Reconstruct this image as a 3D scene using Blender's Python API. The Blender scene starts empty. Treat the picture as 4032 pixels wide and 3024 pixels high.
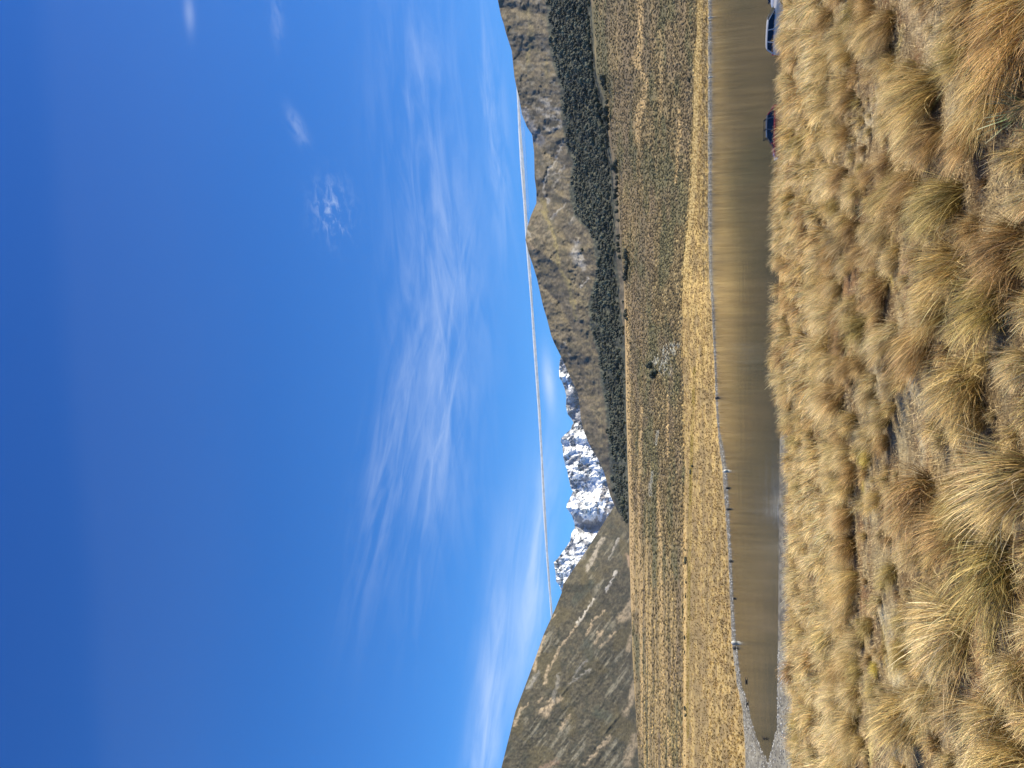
import bpy, math, random
import numpy as np
from mathutils import Matrix, Vector
R = math.radians
rs = np.random.RandomState(7)
scene = bpy.context.scene
col = scene.collection

# ------------------------------------------------------------------ camera
F, PIT, H = 2912.0, R(13.8), 7.4          # focal length (full-res px), upward pitch, eye height over the lake
CP, SP = math.cos(PIT), math.sin(PIT)
cam = bpy.data.cameras.new('camera'); cam.lens = 26.0; cam.sensor_width = 36.0; cam.sensor_fit = 'HORIZONTAL'
cam.clip_start = 0.1; cam.clip_end = 200000
co = bpy.data.objects.new('camera', cam); col.objects.link(co)
co.matrix_world = Matrix(((0, 1, 0, 0), (SP, 0, -CP, 0), (-CP, 0, -SP, H), (0, 0, 0, 1)))   # phone held on its side
scene.camera = co
scene.render.resolution_x = 1024; scene.render.resolution_y = 768
scene.view_settings.view_transform = 'Standard'; scene.view_settings.look = 'None'
scene.view_settings.exposure = 0.75; scene.view_settings.gamma = 1.0

# ------------------------------------------------------------------ sun + sky
SUN_AZ, SUN_EL = R(97), R(40)              # azimuth from straight ahead (+Y) towards the right (+X)
sd = Vector((math.sin(SUN_AZ)*math.cos(SUN_EL), math.cos(SUN_AZ)*math.cos(SUN_EL), math.sin(SUN_EL)))
sl = bpy.data.lights.new('sun', 'SUN'); sl.energy = 5.0; sl.angle = R(0.5); sl.color = (1.0, .90, .70)
so = bpy.data.objects.new('sun', sl); col.objects.link(so)
so.rotation_euler = sd.to_track_quat('Z', 'Y').to_euler()
world = bpy.data.worlds.new('World'); scene.world = world; world.use_nodes = True
wt = world.node_tree; wn = wt.nodes; wl = wt.links; wn.clear()

class E:                                    # tiny expression builder for math nodes
    tree = None
    def __init__(s, sock): s.s = sock
    @staticmethod
    def m(op, *a):
        n = E.tree.nodes.new('ShaderNodeMath'); n.operation = op
        for i, v in enumerate(a):
            if isinstance(v, E): E.tree.links.new(v.s, n.inputs[i])
            else: n.inputs[i].default_value = v
        return E(n.outputs[0])
    def __add__(s, o): return E.m('ADD', s, o)
    __radd__ = __add__
    def __sub__(s, o): return E.m('SUBTRACT', s, o)
    def __rsub__(s, o): return E.m('SUBTRACT', o, s)
    def __mul__(s, o): return E.m('MULTIPLY', s, o)
    __rmul__ = __mul__
    def __truediv__(s, o): return E.m('DIVIDE', s, o)
    def pw(s, o): return E.m('POWER', s, o)
def exy(x, y, z=0.0):
    n = E.tree.nodes.new('ShaderNodeCombineXYZ')
    for i, v in enumerate((x, y, z)):
        if isinstance(v, E): E.tree.links.new(v.s, n.inputs[i])
        else: n.inputs[i].default_value = v
    return n.outputs[0]
def enoise(vec, scale, detail=5, rough=.55, dist=0.0):
    n = E.tree.nodes.new('ShaderNodeTexNoise'); n.inputs['Scale'].default_value = scale
    n.inputs['Detail'].default_value = detail; n.inputs['Roughness'].default_value = rough
    n.inputs['Distortion'].default_value = dist
    E.tree.links.new(vec, n.inputs['Vector']); return E(n.outputs[0])
def estep(v, a, b):
    n = E.tree.nodes.new('ShaderNodeMapRange'); n.interpolation_type = 'SMOOTHSTEP'
    E.tree.links.new(v.s, n.inputs[0]); n.inputs[1].default_value = a; n.inputs[2].default_value = b
    return E(n.outputs[0])

def den(X): return F*CP - (2016-X)*SP
def num(X): return F*SP + (2016-X)*CP
def q_of(X): return num(X)/den(X)           # dz/dy of a ray
def a_of(X, Y): return (1512-Y)/den(X)      # dx/dy of a ray
E.tree = wt
sky = wn.new('ShaderNodeTexSky'); sky.sky_type = 'NISHITA'; sky.sun_disc = False
sky.sun_elevation = SUN_EL; sky.sun_rotation = SUN_AZ
sky.altitude = 700; sky.air_density = 1.0; sky.dust_density = .3; sky.ozone_density = 2.5
tc = wn.new('ShaderNodeTexCoord'); sx = wn.new('ShaderNodeSeparateXYZ'); wl.new(tc.outputs['Generated'], sx.inputs[0])
dx, dy, dz = (E(sx.outputs[i]) for i in range(3))
dyc = E.m('MAXIMUM', dy, 0.08)
ca, cq = dx/dyc, dz/dyc
def blob(X, Y, rX, rY, rot, amp, lo=.35, hi=.75, stretch=5, sc=6.0, seed=0.0, plain=0.0):
    """a patch of cirrus in the sky, centred on a direction, streaked along its long axis"""
    c0, q0 = a_of(X, Y), q_of(X)
    ra, rq = rY/3000.0, rX/3000.0
    u, v = ca-c0, cq-q0
    cr, sr = math.cos(rot), math.sin(rot)
    p, t = u*cr+v*sr, v*cr-u*sr
    g = E.m('EXPONENT', -1.0*(p*p*(1/ra**2)+t*t*(1/rq**2)))
    nz = enoise(exy(p*sc/stretch*1.0, t*sc, seed), 1.0, 9, .62, .6)
    nz2 = enoise(exy(p*2.2, t*2.6, seed+9), 2.0, 3)
    k = estep(nz*.75+nz2*.35, lo, hi)
    if plain: k = k*(1-plain)+plain
    return g*k*amp
cl = blob(1700, 900, 190, 1050, .10, .30, .42, .80, 7, 42)
cl = cl + blob(1560, 1750, 120, 620, -.22, .25, .42, .75, 8, 50, 3)
cl = cl + blob(1750, 1600, 90, 700, -.16, .28, .42, .75, 8, 60, 5)
cl = cl + blob(1930, 2750, 75, 700, -.14, .52, .34, .75, 9, 55, 7, .15)
cl = cl + blob(2110, 2250, 60, 520, -.12, .50, .34, .72, 8, 55, 11, .1)
cl = cl + blob(1950, 500, 50, 500, .09, .30, .42, .75, 8, 70, 13)
cl = cl + blob(2160, 1500, 22, 110, .1, .45, .2, .6, 3, 60, 14, .3)
cl = cl + blob(1310, 830, 80, 130, .25, .34, .50, .72, 2.2, 95, 17)
cl = cl + blob(745, 50, 25, 85, .1, .20, .15, .6, 2, 60, 19, .5)
cl = cl + blob(1170, 500, 30, 90, .5, .17, .42, .62, 3, 80, 23)
cl = cl + blob(1090, 80, 30, 110, .1, .10, .42, .62, 3, 80, 29)
# broad thin veil high up, with a soft sharp-ish upper edge
lin = cq - ca*.099
vno = enoise(exy(ca*1.2, cq*3.0, 40.0), 2.0, 4)
veil = (1.0-estep(lin+vno*.05, .975, 1.05)) * estep(cq+vno*.16, .66, .90) * .014
cl = E.m('MINIMUM', cl+veil, .9)
cl = cl*estep(dy, 0.02, .2)
# Nishita, made a little deeper the way the phone shows it
tint = wn.new('ShaderNodeSeparateColor'); wl.new(sky.outputs[0], tint.inputs[0])
WS = 0.0855
rr, gg, bb = (E(tint.outputs[i]) for i in range(3))
SKYP = dict(r=(.200, 1.55), g=(.665, 1.22), b=(1.38, 1.0))
def chan(c, p): return E.m('MAXIMUM', c, 0.0).pw(p[1])*p[0]
cc = wn.new('ShaderNodeCombineColor')
for i, (c, k) in enumerate(((rr, 'r'), (gg, 'g'), (bb, 'b'))):
    wl.new((chan(c, SKYP[k])*(1.0-estep(dz, .45, .82)*{'r': .55, 'g': .26, 'b': .12}[k])*(1.0-estep(dx, -.15, .65)*{'r': .34, 'g': .24, 'b': .15}[k])).s, cc.inputs[i])
mix = wn.new('ShaderNodeMix'); mix.data_type = 'RGBA'
wl.new(cl.s, mix.inputs[0]); wl.new(cc.outputs[0], mix.inputs[6]); mix.inputs[7].default_value = (6.2, 7.0, 8.3, 1)
bg = wn.new('ShaderNodeBackground'); bg.inputs[1].default_value = WS
wl.new(mix.outputs[2], bg.inputs[0])
wo = wn.new('ShaderNodeOutputWorld'); wl.new(bg.outputs[0], wo.inputs[0])

# ------------------------------------------------------------------ helpers
def tag(o, label=None, cat=None, group=None, kind=None):
    if label: o['label'] = label
    if cat: o['category'] = cat
    if group: o['group'] = group
    if kind: o['kind'] = kind
    return o
def mesh(name, V, Fa, mats, C=None, smooth=False, mi=None):
    V = np.asarray(V, np.float32); me = bpy.data.meshes.new(name)
    if isinstance(Fa, np.ndarray): Fa = [Fa]
    Fa = [f for f in Fa if len(f)]
    me.vertices.add(len(V)); me.vertices.foreach_set('co', V.ravel())
    lv = np.concatenate([f.ravel() for f in Fa]).astype(np.int32)
    tot = np.concatenate([np.full(len(f), f.shape[1], np.int32) for f in Fa])
    st = np.concatenate([[0], np.cumsum(tot)[:-1]]).astype(np.int32)
    me.loops.add(len(lv)); me.loops.foreach_set('vertex_index', lv)
    me.polygons.add(len(tot)); me.polygons.foreach_set('loop_start', st)
    if smooth: me.polygons.foreach_set('use_smooth', np.ones(len(tot), bool))
    for m in (mats if isinstance(mats, (list, tuple)) else [mats]): me.materials.append(m)
    if mi is not None: me.polygons.foreach_set('material_index', np.asarray(mi, np.int32))
    if C is not None:
        at = me.color_attributes.new('Col', 'FLOAT_COLOR', 'POINT')
        C4 = np.ones((len(V), 4), np.float32); C4[:, :3] = C; at.data.foreach_set('color', C4.ravel())
    me.update(calc_edges=True); me.validate()
    return me
def link(name, me, parent=None, loc=None):
    o = bpy.data.objects.new(name, me); col.objects.link(o)
    if parent: o.parent = parent
    if loc is not None: o.location = loc
    return o
def empty(name, loc, rz=0.0):
    o = bpy.data.objects.new(name, None); col.objects.link(o); o.location = loc; o.rotation_euler = (0, 0, rz); return o

def hsh(ix, iy, seed):
    h = (ix.astype(np.int64)*374761393 + iy.astype(np.int64)*668265263 + seed*1442695041) & 0xffffffff
    h = ((h ^ (h >> 13))*1274126177) & 0xffffffff
    return ((h ^ (h >> 16)) & 0xffffff)/float(0xffffff)
def vn(x, y, seed=0):
    x = np.asarray(x, float); y = np.asarray(y, float)
    ix, iy = np.floor(x), np.floor(y); fx, fy = x-ix, y-iy
    fx, fy = fx*fx*(3-2*fx), fy*fy*(3-2*fy); ix, iy = ix.astype(np.int64), iy.astype(np.int64)
    a, b = hsh(ix, iy, seed), hsh(ix+1, iy, seed); c, d = hsh(ix, iy+1, seed), hsh(ix+1, iy+1, seed)
    return a+(b-a)*fx+(c-a)*fy+(a-b-c+d)*fx*fy
def fbm(x, y, o=5, seed=0, g=.5):
    s, k, t = 0, 1, 0
    for i in range(o): s = s+k*vn(x*2**i+i*17.3, y*2**i+i*5.7, seed+i); t += k; k *= g
    return s/t
def ridg(x, y, o=5, seed=0, g=.55):
    s, k, t = 0, 1, 0
    for i in range(o): s = s+k*(1-np.abs(2*vn(x*2**i+i*7.3, y*2**i+i*3.7, seed+i)-1)); t += k; k *= g
    return s/t
def sst(v, a, b):
    t = np.clip((v-a)/(b-a), 0, 1); return t*t*(3-2*t)
def lerp(a, b, t):
    t = np.asarray(t)[..., None]; return np.asarray(a)*(1-t)+np.asarray(b)*t
def gridf(nr, nc):
    i = np.arange(nr-1)[:, None]*nc+np.arange(nc-1)[None]
    return np.stack([i, i+1, i+nc+1, i+nc], -1).reshape(-1, 4)
def segd(X, Y, pts):
    """distance (photo px) to a polyline"""
    best = np.full(X.shape, 1e9)
    for (x0, y0), (x1, y1) in zip(pts[:-1], pts[1:]):
        dxx, dyy = x1-x0, y1-y0
        t = np.clip(((X-x0)*dxx+(Y-y0)*dyy)/(dxx*dxx+dyy*dyy+1e-9), 0, 1)
        best = np.minimum(best, np.hypot(X-x0-t*dxx, Y-y0-t*dyy))
    return best
def proj(X, Y, y):
    """world point on the line of sight through a photo position, at forward distance y"""
    s = y/den(X); return np.stack(np.broadcast_arrays((1512-Y)*s, y, H+s*num(X)), -1)
def unproj(P):
    x, y, z = P[..., 0], P[..., 1], P[..., 2]-H
    fw = y*CP+z*SP; up = z*CP-y*SP
    return 2016-F*up/fw, 1512-F*x/fw
def curve(pts):
    p = np.array(sorted(pts)); return lambda Y: np.interp(Y, p[:, 0], p[:, 1])

# feature curves of the place, as (photo Y, photo X)
cS = curve([(-900, 2799), (900, 2798), (1100, 2801), (1200, 2809), (1400, 2817), (1600, 2825), (1700, 2832), (1760, 2845), (1850, 2860),
            (1950, 2866), (2200, 2880), (2400, 2888), (2530, 2898), (2600, 2906), (2700, 2920), (2740, 2935), (2800, 2950),
            (2850, 2963), (2900, 2978), (2950, 2996), (2990, 3020), (3024, 3030), (3900, 3030)])
cBe = curve([(-900, 2789), (900, 2789), (1100, 2793), (1200, 2802), (1400, 2812), (1600, 2819), (1760, 2832), (1850, 2845), (2200, 2869),
             (2530, 2882), (2600, 2890), (2700, 2903), (2800, 2925), (2900, 2932), (3024, 2935), (3900, 2940)])
cG = curve([(-900, 2760), (0, 2745), (100, 2740), (300, 2728), (500, 2725), (700, 2718), (900, 2702), (1000, 2690), (1200, 2680),
            (1500, 2688), (1800, 2692), (2500, 2690), (3024, 2685), (3900, 2680)])
cF = curve([(-900, 2320), (0, 2334), (150, 2343), (290, 2352), (400, 2385), (500, 2397), (600, 2412), (700, 2432), (950, 2445),
            (1100, 2458), (1290, 2463), (1600, 2468), (1800, 2473), (2030, 2480), (2200, 2481), (2400, 2485), (2600, 2492), (2800, 2503), (3024, 2515), (3900, 2540)])
cT = curve([(-900, 2130), (0, 2150), (100, 2155), (200, 2165), (250, 2175), (350, 2205), (450, 2208), (500, 2215), (600, 2235), (640, 2255),
            (700, 2245), (760, 2240), (850, 2260), (880, 2285), (900, 2310), (950, 2335), (1050, 2352), (1130, 2332), (1200, 2315),
            (1290, 2325), (1350, 2340), (1430, 2360), (1500, 2365), (1590, 2380), (1700, 2390), (1900, 2403), (2000, 2425), (2040, 2445), (2062, 2478)])
cR = curve([(-900, 1850), (-300, 1925), (0, 1960), (60, 1972), (100, 1985), (130, 1992), (200, 2015), (250, 2020), (300, 2025), (350, 2035),
            (380, 2043), (450, 2055), (500, 2075), (530, 2095), (600, 2103), (700, 2105), (750, 2112), (800, 2112), (850, 2090), (900, 2075),
            (945, 2069), (990, 2080), (1050, 2100), (1100, 2115), (1200, 2137), (1260, 2155), (1320, 2170), (1350, 2182), (1400, 2207),
            (1450, 2230), (1500, 2252), (1550, 2275), (1600, 2283), (1650, 2287), (1700, 2300), (1750, 2320), (1800, 2350), (1850, 2375),
            (1900, 2390), (1950, 2402), (1990, 2420), (2050, 2452), (2100, 2482)])
cL = curve([(1800, 2485), (1900, 2460), (1990, 2420), (2070, 2370), (2150, 2320), (2200, 2286), (2300, 2218), (2333, 2212), (2400, 2185), (2500, 2140),
            (2600, 2105), (2700, 2068), (2800, 2030), (2900, 2005), (3024, 1974), (3300, 1930), (3900, 1900)])
cM = curve([(1250, 2300), (1380, 2225), (1410, 2207), (1430, 2203), (1460, 2201), (1490, 2203), (1500, 2212), (1530, 2223), (1560, 2230), (1600, 2228),
            (1630, 2235), (1650, 2250), (1665, 2258), (1675, 2252), (1690, 2248), (1710, 2225), (1725, 2210), (1740, 2208), (1750, 2214),
            (1800, 2218), (1830, 2225), (1850, 2233), (1880, 2238), (1900, 2243), (1920, 2247), (1935, 2256), (1950, 2250), (1965, 2243),
            (1985, 2232), (2000, 2230), (2010, 2238), (2030, 2252), (2060, 2262), (2080, 2263), (2100, 2250), (2130, 2245), (2160, 2225),
            (2180, 2210), (2200, 2195), (2215, 2180), (2250, 2187), (2290, 2190), (2310, 2205), (2335, 2213), (2400, 2260), (2550, 2330)])
yF = curve([(-900, 1000), (0, 1120), (600, 1250), (1200, 1400), (2000, 1500), (2600, 1560), (3900, 1500)])
YS = np.arange(-900, 3901, 15.0)
def node(Xc, yv=None, z=None):
    Xc = Xc(YS)
    if yv is None: s = (z-H)/num(Xc); y = s*den(Xc); zz = np.full_like(YS, z)
    else: y = yv(YS); zz = H+y/den(Xc)*num(Xc)
    a = a_of(Xc, YS); o = np.argsort(a); return a[o], y[o], zz[o]
nS = node(cS, None, 0.0)
nG = node(cG, curve([(-900, 385), (900, 385), (1500, 345), (3900, 330)]))
nF = node(cF, yF)
cFo = curve([(-900, 2320), (0, 2334), (150, 2340), (290, 2348), (400, 2380), (500, 2395), (600, 2404), (700, 2414), (900, 2424), (1000, 2426), (1100, 2436),
             (1200, 2440), (1290, 2455), (1400, 2463), (1600, 2468), (1800, 2473), (2030, 2480), (2100, 2480)])
def shore_far(a): return np.interp(a, nS[0], nS[1])
def shore_near(a): return np.interp(a, [-.55, -.49, -.44, -.07, 0, .20, .27, 1.0], [84, 79.5, 71, 69, 60, 62, 67, 67])
brow = lambda a: np.interp(a, [-.6, -.42, -.28, -.18, -.07, .02, .15, .35, .6], [.013, .0085, .0035, .003, .003, -.016, -.011, -.005, -.001])
def ground_z(x, y):
    x = np.asarray(x, float); y = np.asarray(y, float)
    a = x/np.maximum(y, 8.0)
    ys, yn = shore_far(a), shore_near(a)
    # near hillside
    sl = H-1.65-.063*np.minimum(y, 29)-brow(a)*np.clip(y, 0, 29)
    zb = sl
    t = np.clip((y-29)/(57-29), 0, 1)
    zb = sl*(1-(t*t*(3-2*t)*.35+t*.65))+.55*(t*t*(3-2*t)*.35+t*.65)
    bump = (fbm(x/3.1, y/3.1, 4, 3)-.5)*.34+(fbm(x/.7, y/.7, 3, 9)-.5)*.10
    zb = zb+bump*np.clip(1.2-t, .12, 1)
    wb = np.clip((y-40)/10, 0, 1); zb = zb*(1-wb)+np.minimum(zb, .04+.08*np.maximum(yn-y, 0))*wb
    # lake bed
    zl = -np.minimum(.12*np.minimum(y-yn, ys-y), 2.0)
    zl = np.where(a < -.497, .05, zl)
    # far flats and fan
    yg, zg = np.interp(a, nG[0], nG[1]), np.interp(a, nG[0], nG[2])
    yf, zf = np.interp(a, nF[0], nF[1]), np.interp(a, nF[0], nF[2])
    t1 = np.clip((y-ys)/(yg-ys), 0, 1); t2 = (y-yg)/(yf-yg)
    z1 = zg*(t1**1.15)
    t2c = np.clip(t2, 0, 1.04)
    z2 = zg+(zf-zg)*(t2c*.9+t2c*t2c*.1)
    w = np.clip((y-ys)/60, 0, 1)*np.clip((yf-y)/200, 0, 1)
    zfar = np.where(y < yg, z1, z2)+w*((fbm(x/70, y/40, 4, 21)-.5)*np.clip((y-150)/150, 0, 1)*3.0+(fbm(x/9, y/6, 3, 22)-.5)*.5)
    zfar = np.where(a < -.497, np.maximum(zfar, .05), zfar)
    return np.where(y < yn, zb, np.where(y < ys, zl, zfar))

# ------------------------------------------------------------------ materials
def newmat(name):
    m = bpy.data.materials.new(name); m.use_nodes = True
    nt = m.node_tree; b = nt.nodes['Principled BSDF']; return m, nt, b
def plain(name, c, rough=.6, metal=0.0, bump=0.0, bs=40.0, var=.12, coat=0.0, spec=.5):
    m, nt, b = newmat(name); E.tree = nt
    t = nt.nodes.new('ShaderNodeTexCoord')
    nz = nt.nodes.new('ShaderNodeTexNoise'); nz.inputs['Scale'].default_value = bs; nz.inputs['Detail'].default_value = 6
    nt.links.new(t.outputs['Object'], nz.inputs['Vector'])
    r = nt.nodes.new('ShaderNodeMapRange'); r.inputs[3].default_value = 1-var; r.inputs[4].default_value = 1+var
    nt.links.new(nz.outputs[0], r.inputs[0])
    mx = nt.nodes.new('ShaderNodeVectorMath'); mx.operation = 'SCALE'; mx.inputs[0].default_value = c
    nt.links.new(r.outputs[0], mx.inputs[3]); nt.links.new(mx.outputs[0], b.inputs['Base Color'])
    b.inputs['Roughness'].default_value = rough; b.inputs['Metallic'].default_value = metal
    b.inputs['Coat Weight'].default_value = coat; b.inputs['Specular IOR Level'].default_value = spec
    if bump:
        bp = nt.nodes.new('ShaderNodeBump'); bp.inputs['Strength'].default_value = bump; bp.inputs['Distance'].default_value = .02
        nt.links.new(nz.outputs[0], bp.inputs['Height']); nt.links.new(bp.outputs[0], b.inputs['Normal'])
    return m
def colmat(name, scale, var=.35, rough=.9, bump=0.0, bdist=1.0, scale2=None, spec=.2, objcol=False, transl=0.0):
    """base colour from the mesh's own painted-in kinds of ground, broken up by procedural noise"""
    m, nt, b = newmat(name)
    at = nt.nodes.new('ShaderNodeVertexColor'); at.layer_name = 'Col'
    g = nt.nodes.new('ShaderNodeNewGeometry')
    nz = nt.nodes.new('ShaderNodeTexNoise'); nz.inputs['Scale'].default_value = scale; nz.inputs['Detail'].default_value = 8; nz.inputs['Roughness'].default_value = .65
    nt.links.new(g.outputs['Position'], nz.inputs['Vector'])
    r = nt.nodes.new('ShaderNodeMapRange'); r.inputs[1].default_value = .3; r.inputs[2].default_value = .7
    r.inputs[3].default_value = 1-var; r.inputs[4].default_value = 1+var
    nt.links.new(nz.outputs[0], r.inputs[0])
    mx = nt.nodes.new('ShaderNodeVectorMath'); mx.operation = 'SCALE'
    nt.links.new(at.outputs[0], mx.inputs[0]); nt.links.new(r.outputs[0], mx.inputs[3])
    out = mx.outputs[0]
    if objcol:
        oi = nt.nodes.new('ShaderNodeObjectInfo'); mm = nt.nodes.new('ShaderNodeVectorMath'); mm.operation = 'MULTIPLY'
        nt.links.new(out, mm.inputs[0]); nt.links.new(oi.outputs['Color'], mm.inputs[1]); out = mm.outputs[0]
    nt.links.new(out, b.inputs['Base Color'])
    b.inputs['Roughness'].default_value = rough; b.inputs['Specular IOR Level'].default_value = spec
    if bump:
        bp = nt.nodes.new('ShaderNodeBump'); bp.inputs['Strength'].default_value = bump; bp.inputs['Distance'].default_value = bdist
        nt.links.new(nz.outputs[0], bp.inputs['Height']); nt.links.new(bp.outputs[0], b.inputs['Normal'])
    if transl:
        tr = nt.nodes.new('ShaderNodeBsdfTranslucent'); nt.links.new(out, tr.inputs[0])
        ms = nt.nodes.new('ShaderNodeMixShader'); ms.inputs[0].default_value = transl
        nt.links.new(b.outputs[0], ms.inputs[1]); nt.links.new(tr.outputs[0], ms.inputs[2])
        nt.links.new(ms.outputs[0], nt.nodes['Material Output'].inputs[0])
    return m
M_slope = colmat('slope_soil', 9.0, .45, .95, .8, .03)
M_ground = colmat('flat_ground', .45, .30, .95, .4, .3)
M_hill = colmat('hill_cover', .11, .32, .95, .7, 3.0)
M_mount = colmat('snow_and_rock', .012, .15, .8, .6, 25.0)
M_blade = colmat('tussock_blade', 14.0, .18, .55, spec=.35, objcol=True, transl=.35)
M_litter = colmat('dry_litter', 14.0, .2, .8, spec=.2, transl=.2)
M_tuft = colmat('far_tussock', 3.0, .2, .8, spec=.2, transl=.2)
M_leaf = colmat('beech_foliage', 1.2, .35, .7, spec=.25, objcol=True)
M_shrub = colmat('shrub_twigs', 1.0, .3, .85, spec=.15)
M_stone = colmat('shore_stone', 5.0, .3, .85, .5, .02, objcol=True)
M_bark = plain('bark', (.10, .085, .065), .9, bump=.5, bs=12)

# ------------------------------------------------------------------ hillside under the camera
def near_color(x, y):
    """kinds of ground cover: brown litter, grey moss, whitish gravel, yellow moss, red-brown herbs"""
    P = np.stack([x, np.maximum(y, 1.0), ground_z(x, y)], -1); X, Y = unproj(P)
    n1, n2, n3 = fbm(x/.8, y/.8, 5, 31), fbm(x/.35, y/.35, 5, 37), fbm(x/1.6, y/1.6, 4, 41)
    c = lerp((.155, .110, .070), (.27, .215, .145), sst(n2, .35, .65))
    c = lerp(c, (.17, .085, .05), sst(n1, .56, .70)*.7)
    c = lerp(c, (.40, .375, .33), sst(n3, .52, .64)*sst(n2, .45, .6)*.8)
    for (pts, w, cc_, k) in PATCH:
        d = segd(X+(n2-.5)*40, Y+(n1-.5)*110, pts)
        m = (1-sst(d, w*.55, w*1.15))*k*(.55+.45*sst(n2, .38, .55))
        c = lerp(c, cc_, m)
    far = sst(y, 14, 26)
    return lerp(c, (.36, .26, .125), far*.8)*np.array((1.08, 1.0, .74))
WHT, YEL, RED, GRY = (.54, .50, .42), (.44, .37, .11), (.20, .085, .05), (.28, .24, .175)
PATCH = [([(3480, 2390), (3500, 2520), (3520, 2620), (3545, 2690)], 24, WHT, .95),
         ([(3450, 2580), (3445, 2600)], 14, WHT, .8), ([(3600, 0), (3640, 120), (3690, 230)], 75, (.40, .35, .29), .85),
         ([(3620, 1560), (3640, 1720)], 45, (.42, .39, .34), .8), ([(3560, 1600), (3570, 1900)], 40, GRY, .6),
         ([(3480, 2060), (3440, 2200), (3440, 2290)], 55, GRY, .8), ([(3500, 2900), (3520, 3024)], 60, (.30, .27, .24), .8),
         ([(3550, 110), (3545, 190)], 10, (.42, .40, .20), .8), ([(3490, 230), (3492, 270)], 14, YEL, .9),
         ([(3520, 790), (3510, 870), (3500, 960), (3508, 1050), (3510, 1120)], 11, YEL, .95), ([(3495, 1110), (3470, 1160), (3455, 1290)], 9, YEL, .8),
         ([(3455, 1680), (3450, 1740), (3415, 1800), (3395, 1880), (3400, 1950)], 11, YEL, .9), ([(3470, 2450), (3480, 2560)], 8, YEL, .85),
         ([(3440, 2900), (3430, 3024)], 12, (.45, .40, .22), .85), ([(3900, 2600), (3925, 2700)], 18, (.40, .34, .16), .7),
         ([(3800, 1740), (3820, 1860), (3790, 1880)], 26, RED, .8), ([(3640, 1690), (3650, 1740)], 16, RED, .8), ([(3990, 2540), (3975, 2600)], 22, RED, .6),
         ([(3595, 1000), (3570, 1080)], 26, (.25, .16, .13), .7), ([(3950, 2350), (4032, 2500)], 60, (.22, .14, .085), .6),
         ([(4000, 860), (3890, 900)], 22, (.46, .42, .33), .7), ([(3800, 770), (3815, 900)], 18, (.46, .42, .36), .8)]
nx, ny = 620, 400
gx = np.linspace(-46, 46, nx); gy = np.concatenate([np.linspace(-14, 3, 30, endpoint=False), np.linspace(3, 40, ny-30)])
GX, GY = np.meshgrid(gx, gy)
GZ = ground_z(GX, GY)
tag(link('hillside', mesh('hillside', np.stack([GX, GY, GZ], -1).reshape(-1, 3), gridf(ny, nx), M_slope,
    near_color(GX, GY).reshape(-1, 3), True)), kind='structure')

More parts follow.
